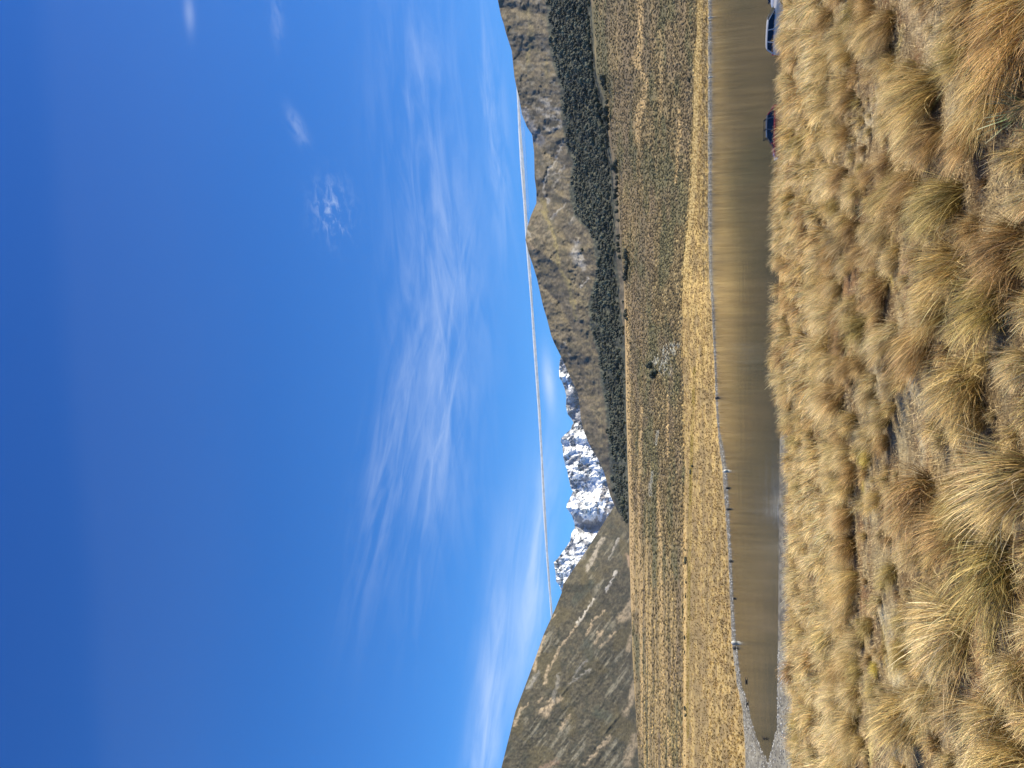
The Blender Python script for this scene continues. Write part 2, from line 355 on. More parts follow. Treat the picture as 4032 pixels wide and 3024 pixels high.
# ------------------------------------------------------------------ shore, lake bed, flats and fan beyond
def far_color(P):
    X, Y = unproj(P); x, y = P[..., 0], P[..., 1]
    n = fbm(Y/60, X/14, 5, 51); n2 = fbm(Y/14, X/6, 4, 52); st = fbm(Y/420, X/7, 5, 55, .6)
    gold = lerp((.50, .375, .19), (.33, .235, .125), sst(n2, .40, .62))
    gold = lerp(gold, (.24, .185, .12), sst(n, .50, .62)*.6)
    gold = lerp(gold, (.26, .195, .11), sst(st, .50, .62)*.6)
    gold = lerp(gold, (.50, .39, .22), (1-sst(np.abs(X-cG(Y)-12), 8, 16))*sst(Y, 1250, 1000)*.9)
    gold = lerp(gold, (.22, .175, .115), sst(X, 2755, 2775)*sst(Y, 1250, 1000)*sst(n2, .40, .55)*.8)
    for (pts, w, cc_, k) in [([(2735, 1450), (2722, 1800), (2712, 2300), (2706, 2900)], 9, (.24, .18, .04), .8),
                             ([(2765, 1250), (2768, 1500)], 6, (.26, .18, .06), .5)]:
        gold = lerp(gold, cc_, (1-sst(segd(X, Y, pts), w*.4, w))*k*(.4+.6*sst(n, .4, .6)))
    brn = lerp((.145, .112, .066), (.255, .200, .118), sst(n2, .38, .64))
    brn = lerp(brn, (.115, .115, .070), sst(fbm(Y/170, X/30, 4, 57), .46, .62)*.75)
    brn = lerp(brn, (.19, .145, .105), sst(fbm(Y/200+9, X/40, 4, 59), .5, .66)*.6)
    # golden streaks towards the left of the valley floor
    le = sst(Y, 1750, 2500)
    brn = lerp(brn, (.44, .32, .16), sst(st, .50-.08*le, .60-.04*le)*(.2+.7*le)*(.4+.6*sst(X, 2640, 2500)+.2*le).clip(0, 1))
    tan = 1-sst(segd(X+(n-.5)*26, Y+(n2-.5)*30, [(2520, -50), (2525, 90), (2505, 240), (2545, 330), (2515, 470), (2505, 560)]), 6, 18)
    tan = np.maximum(tan, (1-sst(segd(X+(n-.5)*20, Y, [(2600, 120), (2605, 420)]), 4, 12))*.5)
    tan = np.maximum(tan, (1-sst(segd(X+(n-.5)*16, Y, [(2675, 430), (2678, 540), (2665, 600), (2662, 720)]), 3, 9))*.9)
    tan = np.maximum(tan, (1-sst(segd(X+(n-.5)*10, Y, [(2460, 1130), (2468, 1400), (2475, 1800), (2485, 2000), (2490, 2400)]), 6, 16))*sst(Y, 1080, 1250))
    tan = np.maximum(tan, (1-sst(segd(X+(n-.5)*14, Y, [(2525, 1600), (2515, 2000), (2520, 2300), (2528, 2900)]), 2, 9))*.8)
    tan = np.maximum(tan, (1-sst(segd(X+(n-.5)*10, Y, [(2590, 1900), (2600, 2150), (2612, 2700), (2640, 3024)]), 2, 9))*.8)
    tan = np.maximum(tan, (1-sst(segd(X+(n-.5)*8, Y, [(2628, 1560), (2630, 1800)]), 2, 5))*.9)
    brn = lerp(brn, (.47, .34, .19), tan*.85)
    gry = (1-sst(segd(X+(n-.5)*30, Y+(n2-.5)*40, [(2625, 1460), (2590, 1420), (2660, 1370)]), 12, 36))*sst(n2, .48, .62)
    gry = np.maximum(gry, (1-sst(segd(X+(n-.5)*20, Y, [(2590, 1700), (2580, 1750)]), 4, 9))*.9)
    gry = np.maximum(gry, (1-sst(segd(X+(n-.5)*20, Y, [(2567, 1860), (2562, 1950)]), 4, 9))*.8)
    brn = lerp(brn, (.36, .36, .35), gry*.8)
    g = sst(X+(n-.5)*22, cG(Y)-3, cG(Y)+4)
    c = lerp(brn, 1, 0)*(1-g[..., None])+gold*g[..., None]
    # bright dry lip along the terrace edge
    c = lerp(c, (.60, .44, .24), (1-sst(np.abs(X-2697), 3, 8))*sst(Y, 1850, 2150)*.85)
    c = c*lerp((1, 1, 1), (.93, .92, .86), g)
    b = sst(X+(n-.5)*7, cBe(Y)-2, cBe(Y)+2)
    gr = lerp((.20, .19, .175), (.32, .31, .285), sst(n2, .35, .65))
    gr = lerp(gr, lerp((.10, .092, .085), (.20, .19, .175), sst(n2, .35, .65)), sst(Y, 1120, 1200)*sst(Y+X*0, 2620, 2500))
    gr = lerp(gr, lerp((.17, .16, .145), (.27, .26, .24), sst(n2, .35, .65)), sst(Y, 2520, 2620))
    c = c*(1-b[..., None])+gr*b[..., None]
    wet = sst(P[..., 2], .16, .02)
    c = lerp(c, (.10, .09, .075), wet*.75)
    return c*np.where(b[..., None] > .5, np.array((.90, .87, .76)), np.array((.90, .87, .735)))
na = 760
aa = np.linspace(-1.0, 1.0, na)
tt = np.linspace(0, 1, 900)
AA, TT = np.meshgrid(aa, tt)
YE = np.interp(AA, nF[0], nF[1])*1.035
# rows: 40..shore, shore..fan, fan..end, evenly dense as seen
ysA, ygA = np.minimum(shore_far(AA), 360), np.interp(AA, nG[0], nG[1])
GYY = np.where(TT < .2, 40+(ysA-3-40)*(TT/.2), np.where(TT < .55, ysA-3+(ygA-ysA+3)*((TT-.2)/.35),
      1/(1/ygA+(1/YE-1/ygA)*((TT-.55)/.45))))
PG = np.stack([AA*GYY, GYY, ground_z(AA*GYY, GYY)], -1)
tag(link('ground', mesh('ground', PG.reshape(-1, 3), gridf(900, na), M_ground, far_color(PG).reshape(-1, 3), True)), kind='structure')

# ------------------------------------------------------------------ water
m, nt, b = newmat('lake_water'); E.tree = nt
b.inputs['Base Color'].default_value = (.018, .019, .013, 1); b.inputs['Roughness'].default_value = .08
b.inputs['IOR'].default_value = 1.333
g = nt.nodes.new('ShaderNodeNewGeometry')
def wav(scx, scy, det):
    mp = nt.nodes.new('ShaderNodeMapping'); mp.inputs['Scale'].default_value = (scx, scy, 1)
    nt.links.new(g.outputs['Position'], mp.inputs[0])
    n = nt.nodes.new('ShaderNodeTexNoise'); n.inputs['Scale'].default_value = 1; n.inputs['Detail'].default_value = det
    nt.links.new(mp.outputs[0], n.inputs['Vector']); return E(n.outputs[0])
hh = wav(1.1, 1.6, 4)*.010 + wav(.12, .16, 3)*.022
bp = nt.nodes.new('ShaderNodeBump'); bp.inputs['Distance'].default_value = 1.0; bp.inputs['Strength'].default_value = 1.0
nt.links.new(hh.s, bp.inputs['Height']); nt.links.new(bp.outputs[0], b.inputs['Normal'])
M_water = m
ay = np.linspace(-.60, 1.0, 120); s_ = np.linspace(0, 1, 30)
A2, S2 = np.meshgrid(ay, s_); y0, y1 = shore_near(A2)-1.5, shore_far(A2)+4.0
Y2 = y0+(y1-y0)*S2
Y2 = np.where(A2 < -.49, np.minimum(Y2, 86), Y2)
tag(link('water', mesh('water', np.stack([A2*Y2, Y2, 0*Y2], -1).reshape(-1, 3), gridf(30, 120), M_water, None, True)), kind='structure')

# ------------------------------------------------------------------ hills
def spurs(X, Y, L):
    d = 0
    for pts, w, k in L: d = d+.55*k*np.exp(-(segd(X, Y, pts)/w)**1.3)
    return d
RSP = [([(2072, 945), (2120, 985), (2165, 1020), (2205, 1060), (2250, 1140), (2285, 1260)], 38, -130),
       ([(2110, 780), (2180, 880), (2240, 960)], 26, 90), ([(2140, 690), (2190, 560), (2215, 540)], 22, -60),
       ([(2050, 500), (2110, 530), (2200, 540)], 40, -60), ([(2030, 330), (2110, 360), (2200, 350)], 40, -50),
       ([(1985, 120), (2060, 150), (2150, 130)], 44, -50), ([(2020, 220), (2090, 240), (2170, 240)], 30, 35),
       ([(1970, 30), (2060, 40), (2140, 60)], 26, 80), ([(2130, 700), (2190, 760), (2240, 790)], 20, -70),
       ([(2110, 560), (2150, 600), (2220, 660)], 24, 70), ([(2250, 1500), (2340, 1640), (2400, 1800)], 34, -90),
       ([(2170, 1330), (2230, 1360), (2310, 1400)], 24, -70), ([(2130, 1120), (2200, 1190), (2260, 1310)], 16, 80),
       ([(2300, 1560), (2360, 1560)], 22, 60)]
def hillR_depth(X, Y):
    Xb, Xr = cF(Y)+4, cR(Y); t = np.clip((Xb-X)/(Xb-Xr), 0, 1)
    yr = np.interp(Y, [-900, 0, 900, 1500, 2100], [2100, 2350, 2600, 2500, 2200])
    yb = yF(Y)-12
    d = yb+(yr-yb)*t**.85
    w = np.clip(t*5, 0, 1)
    rel = spurs(X, Y, RSP)+(ridg(Y/85, X/95, 4, 61)-.6)*-55+(fbm(Y/26, X/26, 4, 62)-.5)*36+(fbm(Y/7, X/6, 3, 63)-.5)*13
    return np.maximum(d+w*rel, yb), t
LSP = [([(2000, 2980), (2200, 2700), (2400, 2500)], 40, -80), ([(2100, 2620), (2250, 2500), (2420, 2330)], 26, 80),
       ([(2200, 2330), (2330, 2230), (2450, 2150)], 30, -60), ([(2100, 2950), (2300, 2750), (2440, 2640)], 30, 80),
       ([(2250, 3024), (2380, 2880), (2470, 2780)], 34, -80), ([(2180, 2480), (2300, 2400), (2440, 2240)], 24, -60)]
def hillL_depth(X, Y):
    Xb, Xr = cF(Y)+4, cL(Y); t = np.clip((Xb-X)/np.maximum(Xb-Xr, 2), 0, 1)
    yb = yF(Y)-12+np.clip((2250-Y), 0, 450)*1.2
    yr = np.interp(Y, [1800, 1990, 2400, 3024, 3900], [2500, 2550, 2600, 2650, 2500])
    d = yb+(yr-yb)*t**.9
    w = np.clip(t*5, 0, 1)
    P, Q = (Y+X*1.35)/1.68, (X-Y*.74)/1.25           # along / across the diagonal gullies
    rel = .35*spurs(X, Y, LSP)+(ridg(P/38, Q/260, 4, 71)-.6)*-16+(fbm(P/16, Q/60, 4, 72)-.5)*14+(fbm(Y/6, X/6, 3, 73)-.5)*10
    return np.maximum(d+w*rel, yb), t
def painted(c, X, Y, L, n, n2, j=18):
    for pts, w, cc_, k in L:
        d = segd(X+(n-.5)*j*3, Y+(n2-.5)*j*3.6, pts)
        c = lerp(c, cc_, (1-sst(d, w*.35, w*1.25))*k*(.45+.55*sst(n2, .36, .56)))
    return c
SCR, YLW, TAN, DRK = (.27, .25, .215), (.20, .165, .08), (.36, .28, .18), (.045, .05, .048)
RP = [([(2060, 440), (2085, 490), (2110, 540), (2125, 560)], 22, (.215, .205, .20), .9), ([(2135, 390), (2165, 420), (2200, 440)], 15, SCR, .95),
      ([(2115, 435), (2150, 430)], 9, SCR, .8), ([(2140, 450), (2190, 470), (2215, 480)], 9, SCR, .9), ([(2145, 490), (2165, 520), (2210, 500)], 9, SCR, .9),
      ([(2180, 685), (2205, 675), (2218, 660)], 5, SCR, .9), ([(2180, 730), (2200, 705)], 6, SCR, .8), ([(2215, 560), (2190, 620), (2140, 720), (2145, 770), (2155, 800)], 4.5, (.33, .30, .25), .9),
      ([(2160, 790), (2157, 800)], 8, SCR, .9), ([(2175, 862), (2200, 830), (2230, 800)], 5, SCR, .85), ([(2245, 880), (2265, 860)], 7, SCR, .6),
      ([(2270, 960), (2260, 1000), (2290, 1040)], 20, SCR, .95), ([(2285, 1015), (2295, 1060)], 12, SCR, .8), ([(2285, 1130), (2315, 1095)], 4, (.36, .34, .30), .95),
      ([(2205, 1375), (2225, 1345)], 6, SCR, .7), ([(2240, 1390), (2250, 1400)], 7, SCR, .6), ([(2075, 895), (2080, 930)], 5, SCR, .8),
      ([(2128, 780), (2145, 840), (2165, 880), (2180, 920), (2195, 1000), (2205, 1060), (2235, 1110), (2255, 1190), (2268, 1260)], 9, YLW, .85),
      ([(2133, 780), (2150, 830)], 9, YLW, .9), ([(2075, 950), (2100, 990), (2120, 1060)], 8, (.24, .185, .12), .8),
      ([(2090, 100), (2100, 130), (2075, 250)], 8, YLW, .5), ([(2150, 220), (2155, 330)], 7, YLW, .5), ([(2085, 20), (2080, 250)], 7, YLW, .4),
      ([(2060, 300), (2090, 260)], 10, DRK, .6), ([(2020, 100), (2030, 90)], 10, DRK, .6), ([(2150, 1090), (2180, 1170)], 9, DRK, .35), ([(2130, 640), (2120, 570)], 6, DRK, .5),
      ([(2330, 185), (2345, 215)], 9, (.20, .19, .17), .0)]
LP = [([(2335, 2360), (2300, 2420), (2270, 2460)], 6, (.50, .45, .36), .95), ([(2270, 2460), (2200, 2560), (2165, 2640)], 4, TAN, .85),
      ([(2160, 2630), (2145, 2690)], 9, TAN, .9), ([(2140, 2510), (2115, 2590), (2100, 2640)], 8, TAN, .95), ([(2165, 2440), (2185, 2420)], 5, TAN, .9),
      ([(2375, 2405), (2340, 2440), (2310, 2500)], 5, TAN, .85), ([(2430, 2250), (2385, 2330), (2400, 2300)], 5, (.40, .37, .32), .95),
      ([(2355, 2490), (2370, 2490), (2345, 2530)], 7, TAN, .85), ([(2420, 2490), (2365, 2545)], 5, TAN, .8),
      ([(2170, 2765), (2150, 2810), (2130, 2800)], 18, TAN, .95), ([(2200, 2760), (2210, 2750)], 12, TAN, .85), ([(2120, 2760), (2135, 2745)], 6, TAN, .9),
      ([(2240, 2820), (2210, 2870)], 8, TAN, .75), ([(2050, 2790), (2030, 2860)], 7, TAN, .9), ([(2080, 2770), (2060, 2790)], 6, TAN, .7),
      ([(2405, 2900), (2350, 2960), (2300, 3010)], 8, TAN, .8), ([(2120, 2650), (2080, 2710)], 9, SCR, .7), ([(2200, 2660), (2180, 2760)], 8, SCR, .5),
      ([(2310, 2600), (2240, 2690), (2330, 2640)], 5, SCR, .6), ([(2265, 2210), (2300, 2200), (2330, 2100), (2350, 2090)], 8, SCR, .5),
      ([(2380, 2120), (2350, 2170), (2310, 2250)], 9, (.33, .29, .23), .8), ([(2440, 2120), (2400, 2200)], 5, SCR, .8),
      ([(2490, 2370), (2440, 2440), (2485, 2420)], 16, (.30, .235, .15), .9), ([(2490, 2480), (2475, 2560)], 12, (.32, .25, .16), .8),
      ([(2500, 2690), (2480, 2770), (2460, 2810)], 14, (.32, .25, .16), .8), ([(2505, 2900), (2470, 3000)], 22, (.32, .25, .16), .7),
      ([(2130, 3024), (2190, 3000)], 12, (.22, .15, .10), .7), ([(2480, 2230), (2470, 2190)], 10, (.33, .23, .15), .8),
      ([(2350, 2800), (2400, 2830)], 24, (.06, .07, .05), .5), ([(2260, 2370), (2330, 2300)], 18, (.05, .06, .045), .5), ([(2310, 2540), (2320, 2590)], 26, (.055, .065, .05), .5)]
def hill_mesh(name, depthf, topf, Y0, Y1, botf, colorf, step, rows, mat, back):
    Yg = np.arange(Y0, Y1+1, step); u = np.linspace(0, 1, rows)
    YY, UU = np.meshgrid(Yg, u)
    top, bot = topf(YY), botf(YY)
    XX = bot+(top-bot)*UU
    d, t = depthf(XX, YY)
    P = proj(XX, YY, d); C = colorf(XX, YY, t)
    # the far side of the ridge falls away again
    ex = []; cx = []
    for k in (1, 2, 3):
        Q = P[-1].copy(); Q[:, 1] += back*k; Q[:, 0] *= 1+back*k/P[-1][:, 1]; Q[:, 2] = Q[:, 2]*(1-.3*k)-back*.05; ex.append(Q[None]); cx.append(C[-1:][:, :, :])
    P = np.concatenate([P]+ex); C = np.concatenate([C]+cx)
    o = link(name, mesh(name, P.reshape(-1, 3), gridf(rows+3, len(Yg)), mat, C.reshape(-1, 3), True)); tag(o, kind='structure'); return o
def colR(X, Y, t):
    n, n2, n3 = fbm(Y/22, X/22, 5, 81), fbm(Y/9, X/9, 4, 82), fbm(Y/70, X/40, 4, 83)
    c = lerp((.090, .080, .064), (.165, .146, .115), sst(n2, .36, .66))
    c = lerp(c, (.175, .150, .100), sst(n3, .50, .66)*.5)
    c = lerp(c, (.062, .062, .050), sst(n, .54, .66)*.6)
    c = lerp(c, (.21, .205, .19), sst(fbm(Y/14+50, X/20, 4, 84), .60, .70)*.5*sst(Y, 1200, 400))
    c = lerp(c, (.175, .155, .10), sst(n2, .5, .6)*(1-sst(np.abs(X-cT(Y)+14), 10, 40))*.5*sst(Y, 850, 950))
    c = painted(c*.88*np.array((1.05, .99, .86)), X, Y, RP, n, n2, 9)
    fl = sst(X-cT(Y)+(n2-.5)*14, -4, 5)*sst(Y, 2066, 2056)*sst(n+n2*.4, .34, .40)*sst(X-cFo(Y)+(n-.5)*14, 3, -3)
    return lerp(c, lerp((.040, .045, .034), (.10, .10, .07), sst(n2, .45, .62)), fl)
def colL(X, Y, t):
    P, Q = (Y+X*1.35)/1.68, (X-Y*.74)/1.25
    n, n2, st = fbm(Y/22, X/22, 5, 91), fbm(Y/8, X/8, 4, 92), fbm(P/9, Q/80, 5, 93)
    c = lerp((.082, .076, .060), (.145, .130, .098), sst(n2, .36, .66))
    c = lerp(c, (.34, .32, .27), sst(st, .53, .66)*.6*sst(fbm(Y/120, X/90, 3, 94), .40, .56))
    c = lerp(c, (.060, .064, .052), sst(n, .52, .66)*.6)
    c = lerp(c, (.135, .115, .068), sst(fbm(Y/90, X/70, 3, 95), .55, .68)*.6)
    return painted(c*(.62+.8*fbm(Y/4.5, X/4.5, 3, 97))[..., None]*.62*np.array((1.03, 1.0, .86)), X, Y, LP, n, n2, 8)
hill_mesh('hill_slope', hillR_depth, cR, -700, 2100, lambda Y: cF(Y)+4, colR, 3.5, 150, M_hill, 350).name = 'hill'
hill_mesh('hill', hillL_depth, cL, 1800, 3700, lambda Y: cF(Y)+4, colL, 3.5, 170, M_hill, 350)
def mdepth(X, Y):
    Xr = cM(Y); t = np.clip((2500-X)/(2500-Xr), 0, 1)
    d = 11500+(15500-11500)*t
    bowl = np.exp(-(((X-2370)/55)**2+((Y-1990)/130)**2))
    rel = (ridg(Y/80, X/110, 5, 101, .5)-.6)*-1500*(1-.6*bowl)+(ridg((Y+X*.6)/26, (X-Y*.3)/34, 4, 102, .55)-.6)*-620*(1-.75*bowl)+(fbm(Y/5, X/5, 3, 103)-.5)*150
    rel = rel+900*np.exp(-(segd(X, Y, [(2262, 2068), (2330, 2080), (2360, 2060)])/26)**2)-700*np.exp(-(segd(X, Y, [(2232, 1995), (2290, 2010)])/18)**2)
    rel = rel+700*np.exp(-(segd(X, Y, [(2240, 1640), (2290, 1600), (2280, 1500)])/22)**2)
    return d+rel*np.clip(t*3, 0, 1), t
def colM(X, Y, t):
    n, n2, n3 = fbm((Y+X*.5)/26, (X-Y*.3)/17, 4, 111, .42), fbm(Y/9, X/8, 3, 112), fbm(Y/45, X/50, 3, 113)
    k = np.interp(Y, [1400, 1560, 1680, 1720, 1850, 1980, 2080, 2200, 2335], [-.05, -.09, -.06, -.03, -.01, .05, -.01, .02, .05])
    k = k+.30*np.exp(-(segd(X, Y, [(2275, 1700), (2310, 1780), (2345, 1860), (2350, 1920), (2300, 1960)])/16)**2)
    k = k+.16*np.exp(-(((X-2330)/26)**2+((Y-1990)/50)**2))
    k = k-.24*np.exp(-(segd(X, Y, [(2270, 2040), (2320, 2070)])/20)**2)-.16*np.exp(-(segd(X, Y, [(2255, 1560), (2270, 1640)])/24)**2)
    k = k-.12*np.exp(-(segd(X, Y, [(2350, 1830), (2290, 1770)])/9)**2)-.16*np.exp(-(segd(X, Y, [(2400, 2010), (2390, 2080)])/24)**2)
    m = .08+.92*sst(n*.66+n2*.34+k, .42, .54)
    rock = lerp((.10, .11, .135), (.22, .22, .235), sst(n2, .3, .7))
    rock = lerp(rock, (.23, .20, .175), np.exp(-(((X-2360)/45)**2+((Y-2000)/95)**2)))
    return rock*(1-m[..., None])+np.array((.74, .76, .79))*m[..., None]
hill_mesh('snowy_mountain', mdepth, cM, 1250, 2550, lambda Y: np.full_like(Y, 2500.0), colM, 2.5, 170, M_mount, 2500)

# ------------------------------------------------------------------ stuff: far tussocks, shrub land
def instance_many(Vt, Ft, pos, sc, rz, C):
    """copies of a small template baked into one mesh (for ground cover nobody could count)"""
    n = len(pos); k = len(Vt)
    c, s = np.cos(rz), np.sin(rz)
    V = np.empty((n, k, 3), np.float32)
    V[..., 0] = pos[:, None, 0]+(Vt[None, :, 0]*c[:, None]-Vt[None, :, 1]*s[:, None])*sc[:, None, 0]
    V[..., 1] = pos[:, None, 1]+(Vt[None, :, 0]*s[:, None]+Vt[None, :, 1]*c[:, None])*sc[:, None, 0]
    V[..., 2] = pos[:, None, 2]+Vt[None, :, 2]*sc[:, None, 1]
    Fq = (Ft[None]+(np.arange(n)*k)[:, None, None]).reshape(-1, Ft.shape[1])
    return V.reshape(-1, 3), Fq, np.repeat(C, k, 0)
def star(nb, rng, lean=(.2, 1.1), w=.12):
    V, Fs = [], []
    for i in range(nb):
        ph, th = rng.uniform(0, 6.283), rng.uniform(*lean); L = rng.uniform(.6, 1.0)
        d = np.array((math.cos(ph)*math.sin(th), math.sin(ph)*math.sin(th), math.cos(th)))*L
        s = np.array((-math.sin(ph), math.cos(ph), 0))*w; b0 = d*.05*np.array((1, 1, 0))
        k = len(V); V += [b0-s, b0+s, d*.6+s*.9, d, d*.6-s*.9]; Fs += [[k, k+1, k+2], [k+2, k+3, k+4], [k, k+2, k+4]]
    return np.array(V), np.array(Fs)
def dome(rng, n=10, rough=.25):
    V = [(0, 0, 1.0)]; Fs = []
    for r, z in ((.75, .72), (1.0, .15)):
        for i in range(6):
            an = i*math.pi/3+rng.uniform(-.3, .3); q = 1+rng.uniform(-rough, rough)
            V.append((math.cos(an)*r*q, math.sin(an)*r*q, z*(1+rng.uniform(-rough, rough))))
    for i in range(6):
        j = (i+1) % 6; Fs += [[0, 1+i, 1+j], [1+i, 7+i, 7+j], [1+i, 7+j, 1+j]]
    return np.array(V), np.array(Fs)
def ray_ground(X, Y, lo, hi):
    """walk each sight line out to where it meets the fan"""
    lo = lo.astype(float).copy(); hi = hi.astype(float).copy()
    for _ in range(22):
        mid = (lo+hi)/2; P = proj(X, Y, mid); under = P[:, 2] < ground_z(P[:, 0], P[:, 1])
        hi = np.where(under, mid, hi); lo = np.where(under, lo, mid)
    return lo
def pix_scatter(n, X0f, X1f, Y0, Y1, lo, hi):
    Y = rs.uniform(Y0, Y1, n); X = X0f(Y)+(X1f(Y)-X0f(Y))*rs.uniform(0, 1, n)
    lo_ = np.where(np.ones(n, bool), lo(X, Y), 0); hi_ = hi(X, Y)
    d = ray_ground(X, Y, lo_, hi_); P = proj(X, Y, d); P[:, 2] = ground_z(P[:, 0], P[:, 1]); return X, Y, P
# tussocks of the far flat
X, Y, P = pix_scatter(17000, lambda Y: cG(Y)-4, lambda Y: cBe(Y)-2, -250, 3300, lambda X, Y: shore_far(a_of(X, Y))+.5, lambda X, Y: 440+0*Y)
Vs, Fs_, Cs, off = [], [], [], 0
base = far_color(P)*1.12
for v in range(4):
    Vt, Ft = star(13, rs, w=.10); sel = np.arange(len(P)) % 4 == v; k = sel.sum()
    z = rs.uniform(.24, .50, k)*np.interp(P[sel, 1], [80, 380], [1.0, 1.6])
    dk = rs.choice([.42, 1.0, 1.15], k, p=[.14, .56, .30])[:, None]
    Vn, Fn, Cn = instance_many(Vt, Ft, P[sel]-[0, 0, .03], np.stack([z, z*.9], -1), rs.uniform(0, 6.28, k), base[sel]*dk*rs.uniform(.8, 1.25, (k, 1)))
    Vs.append(Vn); Fs_.append(Fn+off); Cs.append(Cn); off += len(Vn)
tag(link('grass', mesh('grass', np.concatenate(Vs), np.concatenate(Fs_), M_tuft, np.concatenate(Cs))),
    'golden tussock grass covering the flat between far shore and brown fan', 'grass', kind='stuff')
# low shrubs of the fan
X, Y, P = pix_scatter(52000, lambda Y: cF(Y)+3, lambda Y: cG(Y)+4, -250, 3300, lambda X, Y: np.full(len(Y), 322.0), lambda X, Y: yF(Y)*1.02)
keep = rs.uniform(0, 1, len(P)) < np.clip(1.15-sst(Y, 1600, 2300)*.80, 0, 1); X, Y, P = X[keep], Y[keep], P[keep]
Vs, Fs_, Cs, off = [], [], [], 0
base = far_color(P)*np.where(Y > 1900, .72, .86)[:, None]
for v in range(4):
    Vt, Ft = dome(rs); sel = np.arange(len(P)) % 4 == v; k = sel.sum()
    r_ = rs.uniform(.4, 1.25, k)*np.interp(P[sel, 1], [300, 1500], [.75, 2.3])
    tintc = rs.choice([.42, .70, 1.0, 1.6], k, p=[.22, .32, .28, .18])[:, None]
    Vn, Fn, Cn = instance_many(Vt, Ft, P[sel]-[0, 0, .1], np.stack([r_, r_*rs.uniform(.5, .95, k)], -1), rs.uniform(0, 6.28, k), base[sel]*tintc)
    Vs.append(Vn); Fs_.append(Fn+off); Cs.append(Cn); off += len(Vn)
tag(link('shrubland', mesh('shrubland', np.concatenate(Vs), np.concatenate(Fs_), M_shrub, np.concatenate(Cs))),
    'low brown and grey shrubs covering the fan between the flat and the forest', 'shrubs', kind='stuff')

# ------------------------------------------------------------------ trees
def ordn(n): return str(n)+('th' if 10 <= n % 100 <= 20 else {1: 'st', 2: 'nd', 3: 'rd'}.get(n % 10, 'th'))
def ico(sub=2):
    import bmesh
    bm = bmesh.new(); bmesh.ops.create_icosphere(bm, subdivisions=sub, radius=1)
    V = np.array([v.co[:] for v in bm.verts]); Fc = np.array([[v.index for v in f.verts] for f in bm.faces]); bm.free(); return V, Fc
def leafcards(n, rng, cent, rad, size):
    """small leaf-clump faces over the lobes"""
    k = rng.randint(0, len(cent), n); d = rng.normal(size=(n, 3)); d /= np.linalg.norm(d, axis=1)[:, None]; d[:, 2] = np.where(rng.rand(n) < .7, np.abs(d[:, 2]), d[:, 2])
    P = cent[k]+d*rad[k]*rng.uniform(.85, 1.12, (n, 1))
    nrm = d+rng.normal(size=(n, 3))*.45; nrm /= np.linalg.norm(nrm, axis=1)[:, None]
    t1 = np.cross(nrm, rng.normal(size=(n, 3))); t1 /= np.linalg.norm(t1, axis=1)[:, None]; t2 = np.cross(nrm, t1)
    s = rng.uniform(.5, 1, (n, 1))*size
    V = np.stack([P-t1*s, P+t2*s*.7, P+t1*s, P-t2*s*.7], 1).reshape(-1, 3)
    return V, (np.arange(n*4).reshape(n, 4))
def crown(rng, w, h, lobes, ncards, csize, base):
    cent = np.stack([rng.uniform(-.52, .52, lobes)*w/2*1.1, rng.uniform(-.52, .52, lobes)*w/2*1.1, rng.uniform(.0, 1, lobes)], -1)
    rr_ = np.hypot(cent[:, 0], cent[:, 1])/(w/2)
    cent[:, 2] = base+(h-base)*(.25+.5*cent[:, 2]*(1-.5*rr_))
    rad = np.stack([rng.uniform(.34, .55, lobes)*w/2*1.05]*2+[rng.uniform(.26, .40, lobes)*(h-base)*.75], -1)
    Vi, Fi = ico(1)
    Vs, Ft, Cs, off = [], [], [], 0
    for c_, r_ in zip(cent, rad):
        V = c_+Vi*r_*(1+rng.uniform(-.16, .16, (len(Vi), 1)))*.93
        Vs.append(V); Ft.append(Fi+off); off += len(V); Cs.append(np.tile(np.array((.050, .056, .042))*rng.uniform(.75, 1.2), (len(V), 1)))
    Vc, Fc = leafcards(ncards, rng, cent, rad, csize)
    cc_ = np.array((.064, .072, .052))*rng.uniform(.55, 1.6, (ncards, 1))
    return np.concatenate(Vs+[Vc]), np.concatenate(Ft), Fc+off, np.concatenate(Cs+[np.repeat(cc_, 4, 0)])
def trunk(h, r, rng):
    n = 7; V, Fq = [], []
    for k, (z, q) in enumerate(((-.4, 1.5), (.3, 1.0), (h*.4, .8), (h*.8, .35))):
        for i in range(n):
            an = i*6.2832/n; V.append((math.cos(an)*r*q+.12*k*r, math.sin(an)*r*q, z))
    for k in range(3):
        for i in range(n): Fq.append([k*n+i, k*n+(i+1) % n, (k+1)*n+(i+1) % n, (k+1)*n+i])
    # two limbs
    for s in (-1, 1):
        b0 = len(V)
        for q, (px, pz, rr_) in enumerate(((0, h*.35, .45), (s*h*.16, h*.55, .3), (s*h*.26, h*.75, .14))):
            for i in range(5):
                an = i*6.2832/5; V.append((px+math.cos(an)*r*rr_, math.sin(an)*r*rr_, pz+math.cos(an)*r*.2))
        for q in range(2):
            for i in range(5): Fq.append([b0+q*5+i, b0+q*5+(i+1) % 5, b0+(q+1)*5+(i+1) % 5, b0+(q+1)*5+i])
    return np.array(V), np.array(Fq)
TV = []
for v in range(7):
    w, h = rs.uniform(7, 10), rs.uniform(8.5, 12)
    V, Ft, Fq, C = crown(rs, w, h, 9, 260, .62, h*.10)
    Vt, Fqt = trunk(h*.8, .22, rs)
    TV.append((V, Ft, Fq, C, Vt, Fqt))
def tree_mesh(v):
    V, Ft, Fq, C, Vt, Fqt = TV[v]
    mi = [0]*len(Ft)+[0]*len(Fq)+[1]*len(Fqt)
    Call = np.concatenate([C, np.tile((.08, .07, .05), (len(Vt), 1))])
    return mesh('beech_tree', np.concatenate([V, Vt]), [Ft, Fq, Fqt+len(V)], [M_leaf, M_bark], Call, False, mi)
tree_me = [tree_mesh(v) for v in range(7)]
